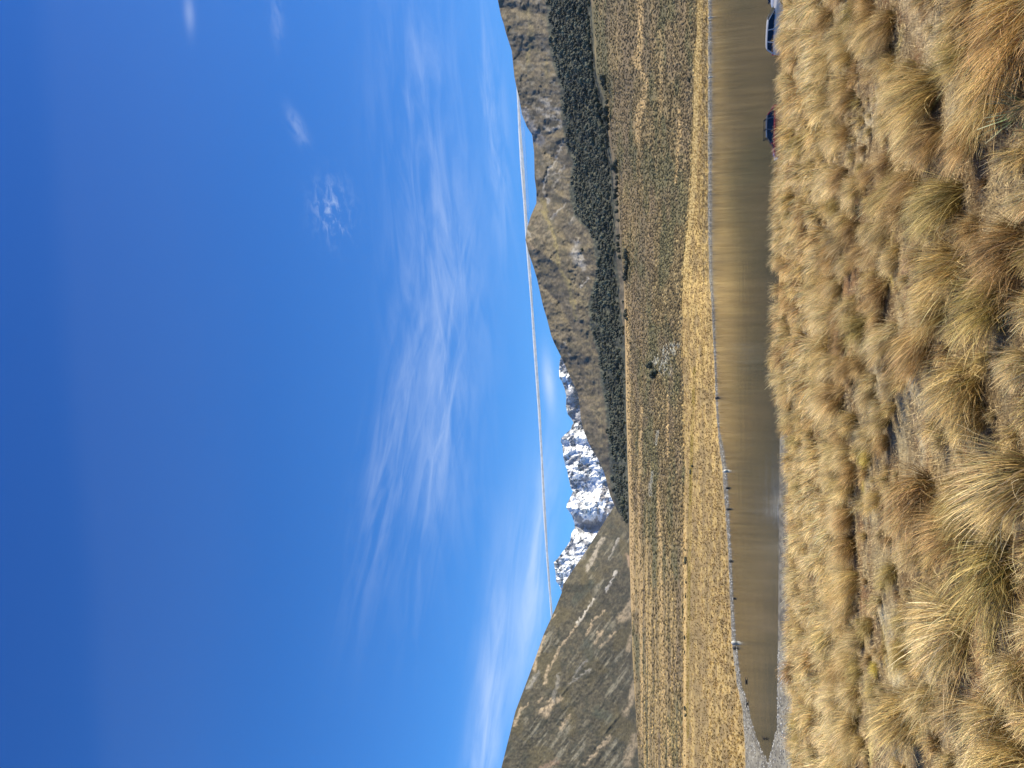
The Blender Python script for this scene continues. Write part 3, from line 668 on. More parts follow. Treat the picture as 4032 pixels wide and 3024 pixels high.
# forest: bases on the hill and along its foot
FX, FY = [], []
n = 0
cand = 26000
Yc = rs.uniform(-280, 2058, cand); uc = rs.uniform(0, 1, cand)
Xb_, Xt_ = cFo(Yc)+4-20*fbm(Yc/34, Yc*0, 4, 133), np.minimum(cT(Yc)+8+22*fbm(Yc/26, Yc*0+3, 3, 137), cF(Yc)-6)
Xc = Xt_+(Xb_-Xt_)*uc
cell = {}
acc = []
gapn = fbm(Yc/35, Xc/22, 3, 131)
for i in range(cand):
    if gapn[i] > .69: continue
    if 2300 > Xc[i] > 2225 and 200 < Yc[i] < 240: pass
    k = (int(Xc[i]//9), int(Yc[i]//14)); ok = True
    for a_ in (-1, 0, 1):
        for b_ in (-1, 0, 1):
            for (qx, qy) in cell.get((k[0]+a_, k[1]+b_), ()):
                if ((Xc[i]-qx)/7.5)**2+((Yc[i]-qy)/11.5)**2 < 1: ok = False
    if ok: cell.setdefault(k, []).append((Xc[i], Yc[i])); acc.append((Xc[i], Yc[i]))
acc = np.array(acc)
dF = (cFo(acc[:, 1])-acc[:, 0])
order = np.argsort(dF); front, rest = acc[order[:225]], acc[order[225:]]
# extra trees standing out from the forest edge on the fan: (X base, Y, scale)
outl = [(2392, 300, 1.25), (2391, 315, 1.2), (2390, 330, 1.1), (2396, 345, .9), (2400, 400, .8), (2402, 425, 1.2), (2403, 440, 1.4), (2403, 460, 1.5), (2403, 475, 1.3),
        (2402, 500, 1.0), (2404, 540, 1.5), (2402, 560, 1.1), (2403, 575, 1.0), (2437, 640, 1.2), (2438, 655, 1.5), (2436, 672, 1.2), (2438, 700, .9), (2440, 720, 1.0),
        (2440, 745, 1.1), (2441, 770, 1.3), (2440, 800, 1.2), (2442, 830, 1.1), (2443, 870, 1.0), (2445, 930, 1.1), (2446, 960, 1.2), (2448, 985, 1.2), (2447, 1010, 1.0),
        (2478, 990, .9), (2479, 1010, 1.0), (2480, 1028, 1.2), (2481, 1048, 1.2), (2481, 1070, 1.3), (2478, 1092, 1.2), (2476, 1240, 1.1), (2477, 1258, 1.0), (2472, 1225, .9),
        (2459, 1188, .6), (2462, 1290, 1.0), (2464, 1310, 1.2), (2486, 1350, .4)]
def hill_point(X, Y):
    X = np.atleast_1d(np.asarray(X, float)); Y = np.atleast_1d(np.asarray(Y, float))
    d, t = hillR_depth(X, Y); return proj(X, Y, d)
Vs, Ts, Qs, Cs, off = [], [], [], [], 0
Pr = hill_point(rest[:, 0], rest[:, 1])
LV = []
for v in range(6):
    w, h = rs.uniform(7.5, 10.5), rs.uniform(8.5, 12); LV.append(crown(rs, w, h, 6, 70, .75, h*.08))
for i, p in enumerate(Pr):
    V, Ft, Fq, C = LV[i % 6]; s = rs.choice([.85, 1.1, 1.35, 1.9], p=[.25, .35, .28, .12])*rs.uniform(.9, 1.1); an = rs.uniform(0, 6.28); c, q = math.cos(an), math.sin(an)
    W = np.stack([(V[:, 0]*c-V[:, 1]*q)*s, (V[:, 0]*q+V[:, 1]*c)*s, V[:, 2]*s-1.0], -1)+p
    Vs.append(W); Ts.append(Ft+off); Qs.append(Fq+off); Cs.append(C*rs.choice([.6, .9, 1.2, 1.8], p=[.25, .35, .28, .12])*(.75+.6*vn(rest[i, 1]/60, rest[i, 0]/30, 135))); off += len(V)
tag(link('forest', mesh('forest', np.concatenate(Vs), [np.concatenate(Ts), np.concatenate(Qs)], M_leaf, np.concatenate(Cs))),
    'dark beech forest covering the foot of the brown hill behind its front trees', 'forest', kind='stuff')
k = 0
for jf, (X_, Y_) in enumerate(sorted(front.tolist(), key=lambda q: q[1])):
    p = hill_point(X_, Y_)[0]
    o = link('beech_tree', tree_me[k % 7], loc=(p[0], p[1], p[2]-.5)); s = rs.choice([.85, 1.1, 1.4, 1.9], p=[.2, .3, .3, .2])*rs.uniform(.9, 1.1); o.scale = (s, s, s*rs.uniform(.75, .95)); o.rotation_euler = (0, 0, rs.uniform(0, 6.28))
    g_ = rs.uniform(.75, 1.3); o.color = (g_*rs.uniform(.95, 1.1), g_, g_*rs.uniform(.85, 1.05), 1)
    tag(o, '%s beech of the packed forest edge, counted from the photo top' % ordn(jf+1), 'tree', 'beech trees along the forest edge'); k += 1
for io, (X_, Y_, s) in enumerate(sorted(outl, key=lambda q: q[1])):
    xx = np.array([float(X_)]); yy = np.array([float(Y_)])
    if X_ > cF(Y_): d = ray_ground(xx, yy, np.array([300.0]), yF(yy)*1.02); p = proj(xx, yy, d)[0]
    else: p = hill_point(X_, Y_)[0]
    o = link('beech_tree', tree_me[k % 7], loc=(p[0], p[1], p[2]-.4)); s = s*1.2; o.scale = (s*.95, s*.95, s*.9); o.rotation_euler = (0, 0, rs.uniform(0, 6.28))
    g_ = rs.uniform(.7, 1.1); o.color = (g_, g_, g_, 1)
    tag(o, 'rounded dark beech at the forest foot, %s from the photo top' % ordn(io+1), 'tree', 'beech trees standing out from the forest'); k += 1
# lone tree in front of the grey scree
p = hill_point(2298, 985)[0]; o = link('beech_tree', tree_me[2], loc=(p[0], p[1], p[2]-.5)); o.scale = (1.5, 1.5, 1.3); o.color = (.8, .9, .8, 1)
tag(o, 'lone dark tree standing on the grey scree above the forest', 'tree')

def round_tree(X_, Y_, wpx, hpx, label, seed, green=1.0):
    """a tree or bush on the fan, seen clearly enough to show trunk and crown"""
    rng = np.random.RandomState(seed); xx = np.array([float(X_)]); yy = np.array([float(Y_)])
    d = ray_ground(xx, yy, shore_far(a_of(xx, yy))+1, yF(yy)*1.02); p = proj(xx, yy, d)[0]; p[2] = ground_z(p[0], p[1])
    w, h = wpx*d[0]/F, hpx*d[0]/F
    e = empty('tree' if hpx > 20 else 'bush', p); tag(e, label, 'tree' if hpx > 20 else 'bush')
    V, Ft, Fq, C = crown(rng, w, h, 10, 520, w*.055, h*.04)
    o = link('crown', mesh('crown', V, [Ft, Fq], M_leaf, C*green), e)
    Vt, Fq2 = trunk(h*.7, w*.035, rng); link('trunk', mesh('trunk', Vt, Fq2, M_bark, None), e)
    return e
round_tree(2574, 1438, 34, 34, 'round dark tree on the brown fan right beside the patch of pale stones', 5, .9)
round_tree(2592, 1472, 40, 38, 'round dark tree of the pair on the brown fan, with black shadow at its foot', 6, .9)
for i, (bx, by, bw, bh, lab) in enumerate([
    (2733, 1835, 14, 14, 'dark green bush in the golden flat, alone furthest up the stream line'), (2722, 1856, 20, 9, 'olive patch of bush in the golden flat beside the dark green bush'),
    (2705, 2207, 32, 14, 'widest dark green bush along the terrace edge'), (2700, 2165, 10, 6, 'tiny olive bush just before the widest bush on the terrace edge'),
    (2704, 2292, 16, 7, 'low olive bush on the terrace edge past the widest bush'), (2702, 2345, 22, 6, 'flat stretched bush in the middle of the terrace edge row'),
    (2698, 2436, 12, 5, 'small low bush on the bright terrace lip'), (2699, 2510, 20, 8, 'pointed dark bush in the terrace edge row near the pale boulder'),
    (2698, 2567, 16, 6, 'dark bush on the terrace lip with paler scrub beside it'), (2703, 2790, 18, 13, 'first of two round dark bushes side by side on the terrace edge'),
    (2705, 2817, 16, 12, 'second of two round dark bushes side by side, nearer the photo bottom'), (2700, 2974, 10, 7, 'small dark bush at the end of the terrace edge'),
    (2541, 2686, 14, 5, 'tiny black bush alone on a golden streak of the far plain'), (2484, 1677, 10, 6, 'tiny dark bush on the straw strip below the forest'),
    (2483, 1780, 8, 5, 'smaller dark speck of bush on the straw strip below the forest'), (2486, 1376, 14, 6, 'small dark bush on the straw strip near the end of the outlying trees'),
    (2515, 500, 9, 7, 'little dark bush low on the fan below the round forest trees'), (2718, 315, 20, 12, 'dark grey scrubby bush just above the golden bank')]):
    round_tree(bx, by, bw, bh, lab, 40+i, .9 if i != 1 else 2.0)

# ------------------------------------------------------------------ tussocks of the near slope
def blades(n, rng, r0, L, wid, K=5, lean=(.05, 1.15), droop=.9, wind=.35, nar=.0):
    ph = rng.uniform(0, 2*np.pi, n); rb = r0*np.sqrt(rng.uniform(0, 1, n))
    bx, by = rb*np.cos(ph), rb*np.sin(ph)
    ph = ph+rng.normal(0, .35, n)
    u = rng.uniform(0, 1, n); th0 = lean[0]+(lean[1]-lean[0])*u**.8*(.4+.6*rb/r0)
    Ln = L*rng.uniform(.45, 1.05, n)*(1-.12*u)
    dh = np.stack([np.cos(ph)*np.sin(th0)-wind*.35, np.sin(ph)*np.sin(th0)], -1)
    dr = droop*rng.uniform(.3, 1.3, n)
    P = np.zeros((n, K+1, 3)); P[:, 0, 0], P[:, 0, 1] = bx, by; P[:, 0, 2] = -.04
    dirv = np.stack([dh[:, 0], dh[:, 1], np.cos(th0)], -1)
    wv = np.array((-wind, -wind*.12, 0))
    for k in range(K):
        s = (k+.5)/K
        d = dirv+np.array((0, 0, -1))*(dr*s**1.6)[:, None]+wv*s*1.1+(rng.normal(0, .06, (n, 3)))
        d /= np.linalg.norm(d, axis=1)[:, None]
        P[:, k+1] = P[:, k]+d*(Ln/K)[:, None]
    P[:, :, 2] = np.maximum(P[:, :, 2], -.03+rng.uniform(0, .05, n)[:, None])
    side = np.stack([-np.sin(ph), np.cos(ph), rng.normal(0, .5, n)], -1); side /= np.linalg.norm(side, axis=1)[:, None]
    w = (wid*rng.uniform(.7, 1.3, n))[:, None]*np.array([1-.85*(k/K)**1.5 for k in range(K+1)])[None]
    A, B = P-side[:, None]*w[..., None]*.5, P+side[:, None]*w[..., None]*.5
    V = np.stack([A, B], 2).reshape(-1, 3)
    i = (np.arange(n)*(K+1)*2)[:, None]+np.arange(K)[None]*2
    Fq = np.stack([i, i+1, i+3, i+2], -1).reshape(-1, 4)
    t = np.broadcast_to((np.arange(K+1)/K)[None, :, None], (n, K+1, 2)).reshape(-1)
    return V, Fq, t
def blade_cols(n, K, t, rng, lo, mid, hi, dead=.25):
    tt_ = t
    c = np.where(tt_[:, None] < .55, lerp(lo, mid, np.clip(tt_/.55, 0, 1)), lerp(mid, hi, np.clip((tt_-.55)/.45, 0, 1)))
    br = rng.uniform(.34, 1.45, n); hue = rng.normal(0, .07, (n, 3)); hue[:, 1] *= .4
    pale = rng.rand(n) < dead
    per = (br[:, None]+hue); per[pale] = per[pale]*1.2+.25
    per = np.repeat(per, (K+1)*2, 0)
    return c*per
def tussock_mesh(seed, n, L, wid, K=5, **kw):
    rng = np.random.RandomState(seed)
    V, Fq, t = blades(n, rng, L*.20, L, wid, K, **kw)
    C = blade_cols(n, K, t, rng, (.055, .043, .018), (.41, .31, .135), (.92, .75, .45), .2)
    ns_ = max(8, n//28)
    V2, F2, t2 = blades(ns_, rng, L*.18, L*1.15, wid*1.15, K, lean=(.1, .9), droop=.95, wind=kw.get('wind', .3)*1.2)
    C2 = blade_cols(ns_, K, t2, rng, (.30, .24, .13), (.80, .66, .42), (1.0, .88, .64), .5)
    V, Fq, C = np.concatenate([V, V2]), np.concatenate([Fq, F2+len(V)]), np.concatenate([C, C2])
    return mesh('tussock', V, Fq, M_blade, C)
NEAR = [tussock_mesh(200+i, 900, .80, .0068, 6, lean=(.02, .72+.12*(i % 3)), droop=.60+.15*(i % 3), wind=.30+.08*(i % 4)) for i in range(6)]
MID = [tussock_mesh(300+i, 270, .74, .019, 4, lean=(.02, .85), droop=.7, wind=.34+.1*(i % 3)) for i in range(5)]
TINT = {'straw': (1.0, .97, .86), 'rust': (.80, .67, .50), 'olive': (.74, .71, .48), 'gold': (.96, .88, .66), 'grey': (.70, .66, .60),
        'orange': (.93, .77, .54), 'brown': (.66, .53, .40), 'yellow-green': (1.0, 1.0, .42), 'pale': (1.15, 1.12, 1.02)}
def near_hit(X, Y):
    X = np.atleast_1d(np.asarray(X, float)); Y = np.atleast_1d(np.asarray(Y, float))
    lo = np.full(X.shape, 28.0); done = np.zeros(X.shape, bool)
    for q in np.arange(3.0, 28.0, .05):
        P = proj(X, Y, q); under = (P[:, 2] < ground_z(P[:, 0], P[:, 1])) & ~done
        lo = np.where(under, q, lo); done |= under
    P = proj(X, Y, lo); P[:, 2] = ground_z(P[:, 0], P[:, 1]); return P
HAND = [  # base X, base Y, height px, tint, width factor, label
 (3697, 345, 250, 'gold', 1.25, 'huge olive-gold tussock fanning out over dark shade, by the pale litter'),
 (4075, 60, 330, 'orange', 1.3, 'long orange tussock sweeping in from the photo top right corner'),
 (3965, 330, 250, 'gold', 1.3, 'golden tussock with curling blades above the spiky green plant'),
 (3856, 515, 190, 'rust', 1.3, 'rusty tussock with blades arching over a black hollow'),
 (3785, 770, 230, 'olive', 1.1, 'tall olive tussock with a deep shadow beside pale grass'),
 (3524, 80, 150, 'rust', 1.0, 'small rust-brown tussock at the edge of the pale litter'),
 (3562, 720, 120, 'olive', 1.0, 'small olive tussock just above the tall olive one'),
 (3191, 540, 110, 'olive', 1.0, 'olive tussock right below the red car'), (3152, 665, 80, 'brown', 1.0, 'small brown tussock at the brow past the red car'),
 (3165, 371, 110, 'rust', 1.1, 'rusty brown tussock between the two cars'), (3345, 930, 125, 'grey', 1.2, 'grey-green tussock with pale drooping blades amid straw ones'),
 (3478, 977, 130, 'rust', .9, 'upright rust tussock next to the yellow moss line'), (3795, 1035, 240, 'gold', 1.2, 'golden tussock with a green heart in mid slope'),
 (3955, 1175, 270, 'olive', 1.25, 'large olive-brown tussock with blades crossing its base'),
 (3430, 1278, 165, 'olive', .95, 'dark olive half-round tussock standing alone with a black shadow'),
 (3672, 1345, 220, 'rust', 1.2, 'broad rusty tussock below the dark half-round one'), (4035, 960, 260, 'brown', 1.2, 'red-brown tussock cut by the photo right edge'),
 (3852, 1495, 260, 'gold', 1.2, 'green-gold tussock beside a black hollow near open litter'), (3249, 1222, 70, 'rust', .9, 'little red-brown tussock amid pale straw'),
 (3430, 1790, 70, 'yellow-green', 1.1, 'small bright yellow-green tussock at the edge of the straw band'),
 (3665, 1945, 240, 'brown', 1.5, 'wide grey-brown tangled tussock, darkest of the slope'), (3842, 1975, 200, 'olive', 1.1, 'straw-olive tussock right below the grey-brown tangle'),
 (3790, 2085, 220, 'rust', 1.25, 'rust-orange tussock between tangle and large olive clump'), (3985, 2225, 320, 'olive', 1.35, 'very large olive-rust tussock near the photo right edge'),
 (3098, 1731, 60, 'olive', 1.0, 'small olive tussock on the brow, first of four with dark feet'), (3108, 1800, 70, 'gold', 1.0, 'golden tussock on the brow, second of four with dark feet'),
 (3100, 1958, 60, 'brown', 1.0, 'brownish tussock on the brow, third of four with dark feet'), (3095, 2062, 60, 'rust', 1.0, 'rust tussock on the brow, last of four with dark feet'),
 (3875, 1632, 170, 'gold', 1.1, 'spiky gold tussock with long stalks at the litter edge'), (3808, 2470, 270, 'straw', 1.35, 'spiky straw tussock with a charcoal-dark centre'),
 (3618, 2800, 240, 'gold', 1.25, 'fan-shaped golden tussock standing alone by the pale gravel'), (3290, 2494, 120, 'olive', 1.1, 'olive tussock in the straw band above the pale gravel'),
 (3138, 2635, 100, 'brown', 1.0, 'brown tussock sticking up on the brow against the lake'), (3165, 2850, 90, 'olive', 1.1, 'olive tussock on the brow before the gravel beach'),
 (3952, 2845, 230, 'straw', 1.2, 'straw-orange tussock in the photo bottom right'), (3459, 2624, 50, 'yellow-green', 1.2, 'small yellow-green cushion beside the white gravel'),
 (4050, 1880, 330, 'straw', 1.2, 'pale long-bladed tussock sweeping in from the photo right edge, in the middle'), (4045, 1420, 150, 'straw', 1.0, 'sparse pinkish straw tussock at the right edge below the olive-brown one'),
 (3470, 1085, 110, 'gold', 1.0, 'gold tussock leaning over the yellow moss'), (3940, 2060, 120, 'straw', 1.0, 'low straw tussock below the rust-orange clump'),
 (3700, 2560, 130, 'straw', 1.1, 'straw tussock just past the charcoal-centred one'), (4040, 2650, 200, 'straw', 1.1, 'straw tussock cut by the right edge in open litter'),
 (4045, 3000, 260, 'gold', 1.1, 'gold tussock in the very bottom right corner of the photo')]
used = []
def put_tussock(P, d, hgt, tint, wf, label, group, i):
    near = d < 15
    me = (NEAR if near else MID)[i % (6 if near else 5)]; L = (.80 if near else .70)*.78
    s = hgt/L
    o = link('tussock', me, loc=(P[0], P[1], P[2]-.01)); sw = s*(1+(wf-1)*.7)
    o.scale = (sw, sw, s); o.rotation_euler = (rs.uniform(-.06, .06), rs.uniform(-.06, .06), rs.uniform(-.7, .7))
    c = np.array(TINT[tint])*rs.uniform(.9, 1.1); o.color = (*c, 1)
    tag(o, label, 'grass tussock', group); used.append((P[0], P[1], hgt*.55*wf)); return o
hp = near_hit([h[0] for h in HAND], [h[1] for h in HAND])
for i, (h, p) in enumerate(zip(HAND, hp)):
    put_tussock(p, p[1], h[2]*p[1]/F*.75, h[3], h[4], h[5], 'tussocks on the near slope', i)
# fillers
GAPS = [([(3560, 0), (3600, 120), (3700, 220)], 110), ([(3620, 1560), (3640, 1850), (3740, 1800)], 95), ([(3440, 2020), (3440, 2300)], 55), ([(3490, 2390), (3540, 2690)], 60),
        ([(3990, 2300), (3960, 2780)], 95), ([(3560, 2960), (3700, 3024)], 85), ([(4000, 1260), (3990, 1480)], 70), ([(3990, 1560), (3940, 1780)], 80), ([(3980, 520), (3900, 640), (3960, 740)], 85),
        ([(3540, 1090), (3600, 1180)], 50), ([(3560, 900), (3590, 1050)], 45), ([(3430, 2760), (3450, 3024)], 30), ([(3660, 600), (3700, 680)], 30), ([(3850, 2330), (3900, 2420)], 40)]
fill = []
tries = 9000
cx, cy = rs.uniform(-20, 20, tries), 4.3+(34-4.3)*rs.uniform(0, 1, tries)**.75
cz = ground_z(cx, cy)
XX, YY = unproj(np.stack([cx, cy, cz], -1))
for i in range(tries):
    x, y = cx[i], cy[i]
    if abs(YY[i]-1512) > 1512+260 or XX[i] > 4150: continue
    rad = .26 if y < 10 else (.30 if y < 16 else .36)
    if any(segd(np.array([XX[i]]), np.array([YY[i]]), g_)[0] < w_ for g_, w_ in GAPS): continue
    if any((x-u[0])**2+(y-u[1])**2 < (rad+u[2]*.62)**2 for u in used): continue
    h = rs.uniform(.17, .34) if y < 12 else rs.uniform(.27, .47)
    if y > 22: h *= 1.1
    used.append((x, y, h*.45)); fill.append((x, y, cz[i], h, XX[i], YY[i]))
fill.sort(key=lambda f: -f[3]/f[1])
inview = [f for f in fill if -40 < f[5] < 3064 and f[4] < 4100]
objs, restf = inview[:255], inview[255:]+[f for f in fill if not (-40 < f[5] < 3064 and f[4] < 4100)]
def pick(x, y):
    n = fbm(np.array([x/2.2]), np.array([y/2.6]), 3, 141)[0]; r = rs.rand()
    if y > 12: return rs.choice(['straw', 'pale', 'gold', 'rust', 'olive'], p=[.46, .26, .12, .10, .06]) if n < .55 else rs.choice(['straw', 'gold', 'rust', 'brown'], p=[.4, .3, .2, .1])
    return rs.choice(['straw', 'gold', 'rust', 'olive', 'brown', 'grey'], p=[.36, .2, .17, .12, .07, .08])
near_f = sorted([f for f in objs if f[1] < 9.5], key=lambda f: f[5])
words = {'straw': 'straw-coloured', 'pale': 'pale straw', 'gold': 'golden', 'rust': 'rust-brown', 'olive': 'olive', 'brown': 'dull brown', 'grey': 'grey-brown'}
cnt = {}
for i, f in enumerate(near_f):
    t = str(pick(f[0], f[1])); cnt[t] = cnt.get(t, 0)+1
    put_tussock(f, f[1], f[3], t, 1.1, '%s small %s tussock of the nearest ones, counted from the photo top' % (ordn(cnt[t]), words[t]), 'small tussocks of the near slope', i)
for i, f in enumerate(sorted([f for f in objs if f[1] >= 9.5], key=lambda f: f[5])):
    t = str(pick(f[0], f[1])); row = 'on the brow' if f[1] > 24 else ('in the thick band' if f[1] > 15 else 'in mid slope')
    cnt[(t, row)] = cnt.get((t, row), 0)+1
    put_tussock(f, f[1], f[3], t, 1.15, '%s %s tussock %s, counted from the photo top' % (ordn(cnt[(t, row)]), words[t], row), 'tussocks '+row, i)
def bake(me_list, items, name, label, cat):
    Vs, Fs2, Cs, off = [], [], [], 0
    data = []
    for me in me_list:
        V = np.empty(len(me.vertices)*3, np.float32); me.vertices.foreach_get('co', V); n_ = len(me.polygons)
        L_ = np.empty(n_*4, np.int32); me.loops.foreach_get('vertex_index', L_); C_ = np.empty(len(me.vertices)*4, np.float32); me.color_attributes['Col'].data.foreach_get('color', C_)
        data.append((V.reshape(-1, 3), L_.reshape(-1, 4), C_.reshape(-1, 4)[:, :3]))
    for i, f in enumerate(items):
        V, Fq, C = data[i % len(data)]; an = rs.uniform(-.7, .7); c, s = math.cos(an), math.sin(an); k = f[3]/.55
        Vs.append(np.stack([(V[:, 0]*c-V[:, 1]*s)*k+f[0], (V[:, 0]*s+V[:, 1]*c)*k+f[1], V[:, 2]*k+f[2]], -1)); Fs2.append(Fq+off); off += len(V)
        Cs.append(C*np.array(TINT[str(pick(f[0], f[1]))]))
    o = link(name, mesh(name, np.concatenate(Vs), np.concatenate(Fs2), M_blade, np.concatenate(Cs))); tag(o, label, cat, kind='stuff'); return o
LOW = [tussock_mesh(400+i, 200, .70, .014, 3, lean=(.02, 1.05), droop=.8, wind=.36) for i in range(4)]
sy = 3.8+(17-3.8)*rs.uniform(0, 1, 1500)**1.2; sxx = rs.uniform(-.60, .60, 1500)*(sy+.6); sz = ground_z(sxx, sy)
UX, UY = unproj(np.stack([sxx, sy, sz], -1))
pale_ok = np.array([not any(segd(np.array([a_]), np.array([b_]), g_)[0] < w_*.45 for g_, w_ in GAPS) for a_, b_ in zip(UX, UY)])
small = [(sxx[i], sy[i], sz[i], rs.uniform(.07, .19), 0, 0) for i in range(1500) if pale_ok[i]]
if restf: bake(LOW, small+restf[:420], 'tussock_grass', 'straw tussock grass filling in between the larger tussocks of the slope', 'grass')

# short dry litter grass between the tussocks
nl = 380000
ly = 3.6+(26-3.6)*rs.uniform(0, 1, nl)**1.5; lx = (rs.uniform(-.62, .62, nl))*(ly+1.0)
rng = np.random.RandomState(11)
V, Fq, t = blades(nl, rng, .01, .13, .0075, 2, lean=(.2, 1.5), droop=.5, wind=.2)
lz = ground_z(lx, ly); base_c = near_color(lx, ly)
rep = 6
gr_ = np.interp(ly, [4, 12, 26], [.75, 1.1, 1.9])*(.5+fbm(lx/.9, ly/.9, 3, 151))
V = V*np.repeat(gr_, rep)[:, None]+np.repeat(np.stack([lx, ly, lz+.005], -1), rep, 0)
sc_ = np.interp(ly, [4, 26], [1.0, 1.0])
dry = lerp(base_c, (.62, .49, .27), np.clip(rng.uniform(.05, .95, nl)*(.55+ly/22), 0, 1))*rng.uniform(.45, 1.4, (nl, 1))
tag(link('dry_grass', mesh('dry_grass', V, Fq, M_litter, np.repeat(dry, rep, 0))), 'short dry grass and dead litter covering the soil between tussocks', 'grass', kind='stuff')
# spiky green plant in the near corner
rng = np.random.RandomState(77)
V, Fq, t = blades(46, rng, .05, .30, .014, 4, lean=(.3, 1.4), droop=.35, wind=.0)
C = blade_cols(46, 4, t, rng, (.05, .08, .03), (.13, .17, .08), (.45, .46, .32), .3)
p = near_hit([4040], [425])[0]
tag(link('speargrass', mesh('speargrass', V, Fq, M_litter, C), loc=p), 'spiky green plant with pale tips at the right edge of the photo', 'plant')

# ------------------------------------------------------------------ stones, birds, snags at the water
def rock(rng, flat=.6):
    V, Fi = ico(2); n = fbm(V[:, 0]*1.3+5+rng.uniform(0, 9), V[:, 1]*1.3+V[:, 2]*1.7+9, 3, int(rng.randint(99)))
    V = V*(.7+.6*n)[:, None]*np.array((1, rng.uniform(.7, 1), flat)); return V, Fi
def water_pt(X, Y): s = -H/num(X); return np.array(((1512-Y)*s, den(X)*s, 0.0))
def boulder(X, Y, wpx, hpx, c, label, z=0.0):
    p = water_pt(X, Y); V, Fi = rock(np.random.RandomState(int(X+Y))); sx_ = wpx*p[1]/F/2; sz = hpx*p[1]/F/2
    V = V/np.abs(V).max(0)*np.array((sx_, sx_*.8, sz)); o = link('boulder', mesh('boulder', V, Fi, M_stone, np.tile(c, (len(V), 1))), loc=(p[0], p[1], p[2]+sz*.72+z))
    tag(o, label, 'boulder'); return o
boulder(2898, 2532, 16, 21, (.46, .45, .42), 'white boulder at the waterline beside a smaller dark one, mirrored in the lake')
boulder(2899, 2551, 17, 17, (.07, .065, .06), 'dark boulder at the waterline touching the white one')
boulder(2862, 1855, 13, 15, (.55, .54, .50), 'pale boulder on the far shore with a clear reflection')
boulder(2826, 1566, 12, 12, (.10, .09, .09), 'small dark stone on the far shore in the middle of the photo')
boulder(2868, 1922, 10, 12, (.05, .05, .05), 'black stone on the shore just past the pale boulder')
boulder(2872, 2005, 11, 14, (.06, .055, .05), 'black stone at the waterline beside a run of white pebbles')
boulder(2880, 2210, 12, 10, (.05, .05, .05), 'black stone at the waterline halfway along the curving shore')
boulder(2799, 69, 7, 12, (.5, .5, .48), 'pale stone on the grey strip of the straight far shore near the photo top')
boulder(2799, 303, 6, 10, (.5, .5, .48), 'pale stone on the grey strip of the far shore, second along')
boulder(2893, 2357, 10, 8, (.05, .05, .05), 'black stone at the waterline before the white boulder')
# small shore stones, one gravel object
ns = 4200
Y = rs.uniform(-100, 3200, ns); kk = rs.rand(ns); X = cBe(Y)+(cS(Y)-cBe(Y))*kk
lo, hi = shore_far(a_of(X, Y))+.0, shore_far(a_of(X, Y))+45; d = ray_ground(X, Y, lo, hi); P = proj(X, Y, d); P[:, 2] = ground_z(P[:, 0], P[:, 1])
a2_ = rs.uniform(-.62, -.34, 2600); y2_ = rs.uniform(44, 86, 2600); z2_ = ground_z(a2_*y2_, y2_); k2_ = z2_ > -.05
P = np.concatenate([P, np.stack([a2_*y2_, y2_, z2_], -1)[k2_]]); ns = len(P)
Vt, Ft = dome(rs, rough=.35); r_ = rs.uniform(.05, .16, ns)**1.0*np.interp(P[:, 1], [80, 340], [.9, 2.4])
cst = rs.choice([.08, .18, .28, .42], ns, p=[.27, .38, .28, .07])[:, None]*np.array((1, .98, .94))
V, Fq, C = instance_many(Vt, Ft, P-[0, 0, .02], np.stack([r_, r_*.7], -1), rs.uniform(0, 6.28, ns), cst)
tag(link('gravel', mesh('gravel', V, Fq, M_stone, C)), 'grey and white shore stones along the far waterline and the beach', 'gravel', kind='stuff')

M_feather = plain('dark_feather', (.018, .016, .015), .6, bs=30)
M_bill = plain('red_bill', (.25, .03, .02), .5)
def skinned(name, verts, edges, radii, mat, parent=None, loc=None, rz=0.0, lvl=2):
    me = bpy.data.meshes.new(name); me.from_pydata(verts, edges, []); me.materials.append(mat)
    o = bpy.data.objects.new(name, me); col.objects.link(o)
    sk = o.modifiers.new('skin', 'SKIN'); sk.use_smooth_shade = True
    for v, r_ in zip(me.skin_vertices[0].data, radii): v.radius = r_ if isinstance(r_, tuple) else (r_, r_)
    me.skin_vertices[0].data[0].use_root = True
    ss = o.modifiers.new('sub', 'SUBSURF'); ss.levels = lvl; ss.render_levels = lvl
    if parent: o.parent = parent
    if loc is not None: o.location = loc; o.rotation_euler = (0, 0, rz)
    return o
def bird(X, Y, s, rz, label, up=True):
    p = water_pt(X, Y); e = empty('black_swan', (p[0], p[1], 0), rz); e.scale = (s, s, s*.7); tag(e, label, 'bird', 'dark water birds')
    pts = [(0, 0, .12), (.22, 0, .12), (-.24, 0, .12), (-.42, 0, .15), (-.52, 0, .14), (.36, 0, .20)]
    rd = [(.20, .16), (.17, .14), (.17, .13), (.07, .05), (.02, .02), (.09, .09)]
    ed = [(0, 1), (0, 2), (2, 3), (3, 4), (1, 5)]
    if up: pts += [(.44, 0, .36), (.43, 0, .50), (.50, 0, .57), (.57, 0, .55)]; rd += [.045, .036, .05, .035]
    else: pts += [(.50, 0, .18), (.60, 0, .20), (.68, 0, .22), (.75, 0, .21)]; rd += [.06, .05, .055, .035]
    ed += [(5, 6), (6, 7), (7, 8), (8, 9)]
    skinned('body', pts, ed, rd, M_feather, e)
    b0 = pts[-1]; V = np.array([(b0[0], -.022, b0[2]+.02), (b0[0], .022, b0[2]+.02), (b0[0], .022, b0[2]-.02), (b0[0], -.022, b0[2]-.02), (b0[0]+.13, 0, b0[2]-.02)])
    link('bill', mesh('bill', V, np.array([[0, 1, 4], [1, 2, 4], [2, 3, 4], [3, 0, 4]]), M_bill), e)
bird(2939, 2685, .95, 0.05, 'dark swan-like bird floating alone close to the curving shore', False)
bird(2943, 2775, 1.0, .35, 'dark water bird at the gravel edge, nearer the photo top of two', False)
